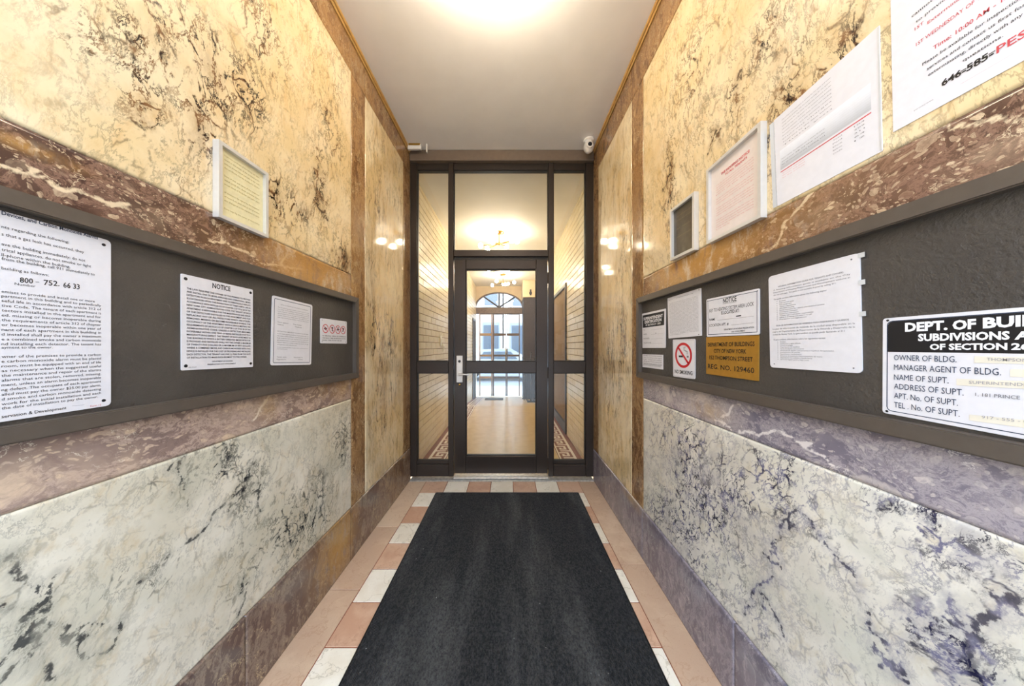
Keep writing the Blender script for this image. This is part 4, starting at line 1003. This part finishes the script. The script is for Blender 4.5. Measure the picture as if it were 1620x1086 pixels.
LG = ['Annual notice regarding installation of stove knob covers and', 'the owner of this building is required by law to provide', 'knob covers for each knob located on the front of each', 'gas powered stove to tenants in each dwelling unit in', 'which there is a child under six years of age', 'and may decline by written notice to the owner']
s = Sign('framed_notice', BL_, [(430, 467.2), (493.6, 483), (491.5, 577.4), (427.3, 578.4)], 'white laminated page with thin navy border on the board, beside the NOTICE sign', 'sign', radius=.008)
s.border('ink_blue', .009, .0022); s.tline('ink_grey', 'NOTICE TO TENANTS AND OCCUPANTS OF THIS BUILDING', .18, .86, .885, .012, .008)
s.para('ink_grey', LG[:6], .12, .9, .855, .68, .5); s.para('ink_grey', ['Owner signature            Date of notice', 'Address                       Telephone'], .12, .7, .64, .57, .5)
s.tline('ink_grey', 'SECTION TO BE COMPLETED BY THE TENANT AND RETURNED', .12, .9, .49, .013, .008); s.para('ink_grey', LG, .12, .9, .47, .28, .5, 0, .6)
s.para('ink_grey', ['I have received this notice and understand it', 'including all its terms'], .12, .9, .27, .22, .5, 0, .3); s.para('ink_grey', ['Tenant name               Apartment no', 'Signature                   Date'], .12, .75, .13, .06, .5)
s.done()

s = Sign('pictogram_sign', BL_, [(506.2, 503.5), (548.1, 509.2), (548.1, 544.2), (506.2, 543.4)], 'small white sign with four round pictograms over a few lines of text', 'sign', radius=.006)
W_ = abs(s.q[2].y - s.q[3].y); H_ = abs(s.q[0].z - s.q[3].z)
for i, u in enumerate((.17, .41, .63, .84)):
    keep = s.ink; s.ink = {}
    rr_ = min(.105 * W_, .2 * H_); s.ring('ink_red', u, .60, rr_, .004)
    s.bar('black', u, .60, rr_ * 1.0, rr_ * .28, [0, 1.57, .2, 1.0][i]); s.bar('black', u, .60 + (.05 if i else 0), rr_ * .7, rr_ * .25, [1.57, 0, 1.2, 2.2][i])
    s.bar('ink_red', u, .60, rr_ * 1.8, .003, -.8, s.lv + .0003)
    me = bpy.data.meshes.new('pictogram'); a_, b_ = s.ink['ink_red'], s.ink['black']; n0 = len(a_.f); a_.add(b_.v, b_.f)
    me.from_pydata(a_.v, [], a_.f); me.materials.append(M['ink_red']); me.materials.append(M['black'])
    for k_, p_ in enumerate(me.polygons): p_.material_index = int(k_ >= n0)
    link('pictogram', me, s.root); s.ink = keep
s.para('black', ['NO SMOKING, VAPING OR LOITERING IN', 'THE HALLS, STAIRS OR ENTRANCE OF THIS', 'BUILDING. THANK YOU FOR YOUR CARE'], .06, .95, .33, .06, .5, .012, .8)
for u, v in ((.06, .93), (.94, .93), (.94, .07), (.06, .07)): s.screw(u, v, .002, 'ink_grey')
s.done()

# ---- framed sheets on the marble
def framed(wallp, quad, label, sheet, fw, depth, name='picture_frame', inner=None):
    """metal frame: four sides with a sheet behind; quad = outer corners of the front face, depth off the marble"""
    s = Sign(name, wallp, quad, label, 'frame', None)
    base = wallp.X; X0 = XL if wallp.X < 0 else XR
    W = abs(s.q[2].y - s.q[3].y); H = abs(s.q[0].z - s.q[3].z); a, b = fw / W, fw / H; dd = -depth + .0004
    for nm, pts in (('frame_side', [(0, 0), (a, b), (a, 1 - b), (0, 1)]), ('frame_side', [(1, 0), (1, 1), (1 - a, 1 - b), (1 - a, b)]), ('frame_side', [(0, 1), (a, 1 - b), (1 - a, 1 - b), (1, 1)]), ('frame_side', [(0, 0), (1, 0), (1 - a, b), (a, b)])):
        s.poly(pts, dd, 0, nm, 'frame_white')
    s.poly([(a * .8, b * .8), (1 - a * .8, b * .8), (1 - a * .8, 1 - b * .8), (a * .8, 1 - b * .8)], dd, dd + .008, 'sheet', sheet)
    s.lv = dd + .0086
    return s
fd = .020
FL, FR = Wall(XL + fd), Wall(XR - fd)
s = framed(FL, [(346.5, 220), (425.1, 274.9), (425.1, 377), (346.5, 343)], 'silver-framed pale yellow notice on the cream marble, alone above the board', 'yellow_paper', .011, fd)
YT = ['Inspection certificate of the hallway and stairs', 'issued to the owner of the premises at the', 'address shown below pursuant to the code', 'this certificate must be displayed in a frame', '', 'Date of visit and name of the inspector', 'valid until the date printed here', 'annual check of the boiler and public parts', '', 'all entries to be signed by the inspector', 'of record on each visit to the premises', 'any change is to be reported at once', '', 'Form kept by the owner of the building']
s.para('ink_yellow', YT, .15, .85, .88, .12, .4); s.done()
s = framed(FR, [(1059.6, 333.3), (1098, 303), (1098, 395.5), (1060, 413.3)], 'small silver frame holding a dark brown sheet, lowest of the wall frames', 'brown_paper', .012, fd)
s.para('ink_sepia', ['certificate of', 'inspection', '', 'date   inspector', '', 'elevator and boiler'], .2, .8, .82, .35, .4); s.done()
s = framed(FR, [(1117.3, 270), (1203.3, 191), (1203.3, 344), (1117.3, 387)], 'silver frame holding a page of faded red print beside the plastic-sleeved sheet', 'pink_paper', .011, fd)
s.tline('ink_red', 'THE HOUSING NOTICE', .26, .78, .80, .030, .02); s.tline('ink_red', 'TO ALL TENANTS', .34, .74, .755, .026, .016)
RT = ['It is the duty of the owner and the tenants of every dwelling to keep the', 'halls and the stairs free of rubbish at all times and in good repair and', 'clean. Garbage must be placed in the bins provided for this use and', 'recycling must be sorted. No one may leave any property in the public', 'parts of the house', '', 'Heat must be provided between October and May when the', 'temperature outside falls below the limits set in the code. Hot water', 'must be supplied at all hours of the day and of the night', '', 'Complaints can be made to the city by dialing the number shown and', 'an inspector will call. Owners who fail to correct the conditions are', 'subject to civil penalties and to court action. A tenant may not be', 'evicted for making a complaint to the owner or to any agency', '', 'Smoke detectors must be installed within fifteen feet of every room', 'used for sleeping. Window guards are required where a child of ten', 'years or younger lives in the apartment. Tell your owner in writing', 'if guards are wanted for any reason', 'by order of the city']
s.para('ink_pink', RT, .16, .84, .72, .12, .42, 0, .4); s.done()

# ---- sheets on the marble
s = Sign('plastic_sleeve', WR, [(1225, 191), (1392.5, 39.5), (1397, 239), (1230.5, 326.5)], 'white sheet in a clear plastic sleeve with painted grey reflection band and red rule', 'sheet', 'paper', .0012, .0015, part='sheet')
s.panel('sleeve_seam', 'tape', -.055, -.005, .0, .99, .0008, .0014); s.panel('sleeve_edge', 'tape', .985, 1.0, .01, .99, s.t + .0002, .0008)
s.para('ink_grey', ['City of New York statement of account for the water and sewer', 'charges of this building, with the meter readings for the quarter', 'and the amount due. The owner has filed the statement with the', 'office and a copy is to be shown at the entrance of the building', 'Account number and the date of the last reading', 'Previous balance and the payments received', 'Current charges', 'Total due by the date below', 'Thank you'], .10, .62, .93, .60, .28)
for k in range(10):  # grey reflection painted onto the sheet in steps, darkest at its lower edge
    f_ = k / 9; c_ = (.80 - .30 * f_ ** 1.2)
    mm = M.setdefault('grad%d' % k, plain('grey_reflection_step', (c_ * .97, c_, c_ * 1.06, 1), .6)); s.rect('grad%d' % k, .06, .93, .60 - .022 * k - .022, .60 - .022 * k)
s.para('black', ['Notice number 14 posted pursuant to section 27 and to', 'section 28 of the code', 'for all tenants of the building and'], .08, .55, .50, .40, .25)
s.rect('ink_red', .06, .93, .352, .362)
s.para('ink_pink', ['Amounts and dates', 'shown are final', 'for this account'], .08, .34, .335, .26, .35); s.para('ink_grey', ['Total', 'Paid', 'Due', 'Balance', 'Credit'], .62, .70, .335, .18, .35); s.para('ink_grey', ['104', '209', '311', '64', '12'], .8, .88, .335, .18, .35)
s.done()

c1 = WR.P(1409.5, 0); c2 = WR.P(1414, 208.5); Rq = lambda y, z: Vector((WR.X, y, z))
s = Sign('paper_notice', WR, [Rq(c1.y, CH + .712), Rq(.318, CH + .712), Rq(.318, CH + .428), Rq(c2.y, CH + .4305)], 'large white paper notice with red and black print and struck-out phone number', 'sheet', 'paper', .0012, .0006, part='sheet')
z8 = lambda x, y: (1400 + x / 4.936, y / 4.936)
def rline(mat, t_, a, b, hpx, bold=0.0):
    (x0, y0), (x1, _) = z8(*a), z8(b, 0); s.line(mat, t_, x0, y0, x1, None, hpx, bold)
rline('black', 'cannot be inspected', (215, 140), 760, 4.2, .006); rline('black', 'to provide the service', (248, 182), 860, 4.2, .006)
rline('ink_red', '1ST', (240, 240), 310, 4.5, .004); rline('ink_red', 'Exterminator on site', (340, 190), 900, 4.5, .004)
rline('ink_red', '1ST WEDNESDAY OF THE MONTH', (250, 362), 1086, 5.2, .004); rline('ink_red', 'Time: 10:00 AM - 12:00', (385, 392), 1086, 6, .01)
rline('black', 'Please be available for inspection', (300, 515), 1086, 4.4, .006); rline('black', 'services and contact us first for', (335, 550), 1110, 4.4, .006)
rline('black', 'exterminating, directly with any', (345, 597), 1086, 4.4, .006); rline('black', 'questions.', (615, 485), 935, 4.4, .006)
rline('black', '646-585-', (450, 678), 860, 9, .03); rline('ink_red', 'PES', (880, 420), 1120, 11, .015)
a = WR.P(1400 + 440 / 4.936, 660 / 4.936); b = WR.P(1400 + 850 / 4.936, 400 / 4.936)
rline('ink_pink', '____________________', (600, 655), 1010, 3); rline('ink_grey', 'pest control service', (235, 868), 385, 2)
rline('black', '--------', (450, 660), 870, 6, .02)
s.done()

# ---- signs on the board that holds the gold plate (right in the photograph)
z5 = lambda x, y: (1390 + x / 4.935, 480 + y / 4.935)
tl, bl = BR_.P(1398.5, 504.3), BR_.P(1397.7, 653.2); e1 = BR_.P(1620, 486.5); e2 = BR_.P(1620, 694.8)
yq = .20
def ext(a, b): k = (yq - a.y) / (b.y - a.y); return Vector((a.x, yq, a.z + (b.z - a.z) * k))
s = Sign('building_information_sign', BR_, [tl, ext(tl, e1), ext(bl, e2), bl], 'large white sign with black header reading DEPT. OF BUILDINGS and rows for owner and superintendent', 'sign', radius=.005)
s.border('ink_blue', .006, .0014, .008)
a0_, a1_ = BR_.P(*z5(95, 380)), BR_.P(1620, 558)
Wd = abs(s.q[2].y - s.q[3].y); Hd = abs(s.q[0].z - s.q[3].z); vb = (a0_.z - bl.z) / Hd
hd = [p for p in s.rr(.0075 / Wd, 1 - .0075 / Wd, vb - .1, 1 - .0075 / Hd, .007)]
s.flat('black', [(u, max(v, vb)) for u, v in hd])
s.lv += .0003
def L5(mat, t_, a, b, hpx, bold=0.0): (x0, y0), (x1, y1) = z5(*a), z5(*b); s.line(mat, t_, x0, y0, x1, y1, hpx, bold)
L5('ink_white', 'DEPT.', (218, 220), (552, 205), 12.5, .045); L5('ink_white', 'OF', (590, 206), (775, 196), 13.5, .045); L5('ink_white', 'BUILDINGS', (828, 193), (2080, 128), 15, .045)
L5('ink_white', 'SUBDIVISIONS', (320, 294), (1040, 282), 10.2, .04); L5('ink_white', 'A AND B', (1075, 282), (1900, 262), 11.5, .04)
L5('ink_white', 'OF SECTION', (412, 362), (1020, 362), 8.4, .04); L5('ink_white', '26', (1050, 362), (1200, 362), 9.5, .04)
for t_, a, b in (('OWNER OF BLDG.', (132, 445), (622, 462)), ('MANAGER AGENT OF BLDG.', (132, 520), (972, 564)), ('NAME OF SUPT.', (132, 597), (560, 627)), ('ADDRESS OF SUPT.', (132, 668), (678, 722)), ('APT. No. OF SUPT.', (132, 740), (633, 802)), ('TEL . No. OF SUPT.', (132, 812), (647, 888))):
    L5('ink_blue', t_, a, b, 8.4)
def tape(*c):
    MB().add([Vector((BR_.X - s.lv, p.y, p.z)) for p in (BR_.P(*z5(a, b)) for a, b in zip(c[::2], c[1::2]))], [(0, 1, 2, 3)]).build('label_tape', M['strip_beige'], s.root)
s.lv -= .0001
tape(760, 415, 1300, 425, 1300, 480, 760, 465); tape(1040, 515, 1400, 520, 1400, 590, 1040, 575); tape(620, 590, 1350, 615, 1350, 680, 620, 640); tape(720, 870, 1350, 930, 1350, 1000, 720, 915)
s.lv += .0003
L5('ink_pale', 'THOMPSON', (860, 448), (1180, 458), 4.5, .004); L5('ink_pale', 'SUPERINTENDENT', (720, 628), (1290, 655), 4.5); L5('ink_grey', '1, 181 PRINCE', (770, 724), (1120, 752), 5, .004); L5('ink_pale', '917 - 555 - 0170', (820, 900), (1300, 950), 4.5)
for x, y_ in ((80, 135), (73, 843)):
    p = BR_.P(*z5(x, y_)); MB().lathe((BR_.X - s.t + .0002, p.y, p.z), [(.0022, 0), (.0022, -.0008), (.001, -.0014)], 10, 'X').build('screw', M['black'], s.root, smooth=True)
s.done()

s = Sign('housing_guide_sign', BR_, [(1216.8, 438.4), (1361.8, 399.7), (1365.7, 591.2), (1219.7, 581.5)], 'white rounded sheet of small bulleted print, taped along one edge', 'sign', radius=.009)
s.tline('ink_grey', 'HOUSING INFORMATION GUIDE FOR TENANTS AND OWNERS', .14, .86, .86, .014, .006)
s.para('ink_grey', ['A housing information guide is available on the City', 'Department of Housing Preservation and Development website at', 'the city web page. The guide is also available in print by calling 311.'], .07, .92, .845, .765, .5, 0, .85)
s.para('ink_grey', ['The guide contains information about the following topics:'], .07, .7, .745, .72, .6)
B1 = ['Eviction', 'Heat and hot water', 'Pest management', 'Tenant organizations', 'Affordable housing', 'Rental assistance for elderly and disabled tenants', 'Housing discrimination', 'Repairs and maintenance', 'Tenants rights and owner responsibility', 'Safety in buildings and where to call', 'Free and low cost legal services']
for i, t_ in enumerate(B1):
    v = .705 - i * .0195; s.tline('ink_grey', t_, .15, .15 + .0105 * len(t_), v, .011); s.bar('ink_grey', .115, v + .005, .0015, .0015, 0)
s.tline('ink_grey', 'GUIA DE INFORMACION DE VIVIENDA PARA INQUILINOS Y DUENOS', .1, .9, .445, .014, .006)
s.para('ink_grey', ['La guia de informacion de vivienda de la ciudad esta disponible en la', 'pagina del Departamento de Preservacion de la Vivienda y Desarrollo de la', 'ciudad de Nueva York. La guia tambien se puede pedir llamando al 311'], .05, .95, .425, .335, .5, 0, .9)
s.para('ink_grey', ['El guia contiene informacion sobre los siguientes temas:'], .06, .68, .31, .285, .6)
B2 = ['Desalojo', 'Calefaccion y agua caliente', 'Control de plagas', 'Organizacion de inquilinos', 'Ayuda de alquiler para personas', 'Asistencia de alquiler para ancianos e inquilinos discapacitados', 'Discriminacion de vivienda', 'Reparaciones y mantenimiento', 'Derechos de inquilinos y responsabilidades del dueno', 'Seguridad en los edificios y donde llamar', 'Servicios legales gratis y bajo costo']
for i, t_ in enumerate(B2):
    v = .272 - i * .0185; s.tline('ink_grey', t_, .15, .15 + .0095 * len(t_), v, .011); s.bar('ink_grey', .115, v + .005, .0015, .0015, 0)
for vt in (.975, .75, .49): s.panel('tape_tab', 'tape', .985, 1.04, vt - .02, vt + .02, s.t + .0004, .0005)
for u, v in ((.93, .96), (.93, .04), (.06, .04)): s.screw(u, v, .0016, 'ink_grey')
s.done()

z4 = lambda x, y: (1000 + x / 6.032, 440 + y / 6.032)
Q4 = lambda *p: [z4(*a) for a in p]
def L4(mat, t_, a, b, hpx, bold=0.0): (x0, y0), (x1, y1) = z4(*a), z4(*b); s.line(mat, t_, x0, y0, x1, y1, hpx, bold)
s = Sign('heating_notice_sign', BR_, Q4((715, 205), (1222, 98), (1222, 540), (718, 562)), 'white sign headed NOTICE on the heating system key, directly above the gold plate', 'sign', radius=.005)
s.border('ink_blue', .007, .0018, .002)
L4('black', 'NOTICE', (875, 240), (1003, 218), 7.0, .02); L4('black', '________', (873, 244), (1005, 222), 5, 0)
L4('black', 'KEY TO HEATING SYSTEM AREA LOCK', (745, 330), (1170, 264), 5, .0); L4('black', 'IS LOCATED AT:', (858, 350), (1030, 326), 5, .012)
L4('black', 'NAME', (745, 411), (798, 405), 3.6, .01); L4('black', '___________________', (820, 402), (1168, 362), 3); L4('black', 'LOCATION APT. #:', (745, 466), (930, 450), 3.8, .006); L4('black', '_____________', (952, 448), (1168, 424), 3)
L4('black', 'DEPARTMENT OF HOUSING PRESERVATION', (885, 500), (1172, 478), 2.2, .008); L4('black', 'AND DEVELOPMENT', (955, 522), (1088, 510), 2.2, .008)
s.bar('black', .66, .455, .020, .0035, .02)
s.screw(.03, .95, .0018); s.screw(.97, .95, .0018); s.done()

s = Sign('registration_plate', BR_, Q4((717, 566), (1218, 547), (1215, 985), (717, 915)), 'gold metal plate engraved DEPARTMENT OF BUILDINGS CITY OF NEW YORK', 'sign', 'brass_plate', .004, .0008)
L4('black', 'DEPARTMENT OF BUILDINGS', (735, 655), (1183, 650), 5.8, .008); L4('black', 'CITY OF NEW YORK', (792, 714), (1102, 722), 5.8, .008)
L4('black', '152 THOMPSON STREET', (750, 775), (1165, 800), 5.8, .008); L4('black', 'REG. NO. 129460', (735, 862), (1180, 910), 6.8, .008); s.done()

s = Sign('notice_sign', BR_, Q4((342, 195), (662, 95), (668, 552), (352, 578)), 'white sheet filled with tiny print, between the SUPERINTENDENT and heating signs', 'sign', radius=.002)
s.tline('ink_grey', 'Notice', .05, .18, .93, .012, .01)
TP = ['The owner of this building must provide and install one or more approved', 'carbon monoxide alarms in each apartment of this building, within fifteen', 'feet of the primary entrance to each sleeping room, and must replace them', 'periodically upon the expiration of their useful life in accordance with', 'the housing maintenance code. Each tenant is responsible for keeping and']
s.para('ink_grey', ['of the Department of Housing Preservation'], .3, .8, .95, .92, .6); s.para('ink_grey', (TP * 6)[:28], .06, .93, .86, .06, .5, 0, .5)
s.screw(.95, .97, .002); s.screw(.93, .03, .002); s.done()

s = Sign('superintendent_sign', BR_, Q4((99, 343), (325, 292), (322, 668), (103, 668)), 'small white sign with black header reading SUPERINTENDENT IDENTIFICATION', 'sign', radius=.004)
s.flat('black', s.rr(.03, .95, .585, .945, .003)); s.lv += .0002
s.tline('ink_white', 'SUPERINTENDENT', .08, .9, .80, .075, .03); s.tline('ink_white', 'IDENTIFICATION', .13, .85, .70, .075, .03); s.tline('ink_white', 'BY SECTION 27 - 2053', .18, .82, .625, .045, .02)
for i, t_ in enumerate(('TO', 'NAME', 'ADDRESS', 'TELEPHONE')):
    v = .50 - i * .125; s.tline('ink_grey', t_, .06, .06 + .04 * len(t_), v, .035); s.rect('ink_pale', .42, .9, v - .004, v)
s.bar('black', .62, .40, .008, .0025, 0); s.done()

s = Sign('permit_card', BR_, Q4((102, 728), (298, 735), (298, 875), (102, 850)), 'small white card of grey print, under the SUPERINTENDENT sign', 'card', 'plate', .0014, .002, part='card')
s.para('ink_grey', ['DEPARTMENT OF HOUSING AND BUILDINGS', 'name and address of the agent', 'Code   Telephone number', 'Apartment', 'Registration number and date of issue', 'post in the entrance hall of the building'], .05, .95, .93, .08, .5, .004, .95); s.rect('ink_grey', .05, .95, .24, .265); s.done()

s = Sign('no_smoking_sign', BR_, Q4((392, 590), (607, 582), (605, 968), (397, 940)), 'white NO SMOKING sign with crossed-out cigarette in a red ring', 'sign', radius=.006)
s.border('ink_grey', .004, .0006, .004)
Hn = abs(s.q[0].z - s.q[3].z); Wn = abs(s.q[2].y - s.q[3].y); r_ = min(.40 * Wn, .33 * Hn)
cu_, cv_ = .5, .585
s.ring('sign_red', cu_, cv_, r_, r_ * .2, s.lv + .0004); s.bar('sign_red', cu_, cv_, r_ * 1.75, r_ * .17, -.80, s.lv + .0004)
s.rect('black', cu_ - .55 * r_ / Wn, cu_ - .05 * r_ / Wn, cv_ - .17 * r_ / Hn, cv_ - .02 * r_ / Hn); s.rect('black', cu_ + .42 * r_ / Wn, cu_ + .5 * r_ / Wn, cv_ - .17 * r_ / Hn, cv_ - .02 * r_ / Hn); s.rect('black', cu_ + .54 * r_ / Wn, cu_ + .62 * r_ / Wn, cv_ - .17 * r_ / Hn, cv_ - .02 * r_ / Hn)
for off in (0, .13):
    pts = [(.50 - off, .08), (.50 - off, .28), (.30 - off, .36), (.10 - off + .1, .40), (.08 - off + .1, .62), (.2 - off + .1, .66)]
    for p, q in zip(pts, pts[1:]):
        L = math.hypot((q[0] - p[0]) * r_, (q[1] - p[1]) * r_); s.bar('black', cu_ + (p[0] + q[0]) / 2 * r_ / Wn, cv_ + (p[1] + q[1]) / 2 * r_ / Hn, L + .001, .0016, math.atan2(q[1] - p[1], q[0] - p[0]))
L4('black', 'NO SMOKING', (412, 908), (582, 930), 5.6, .02); s.done()
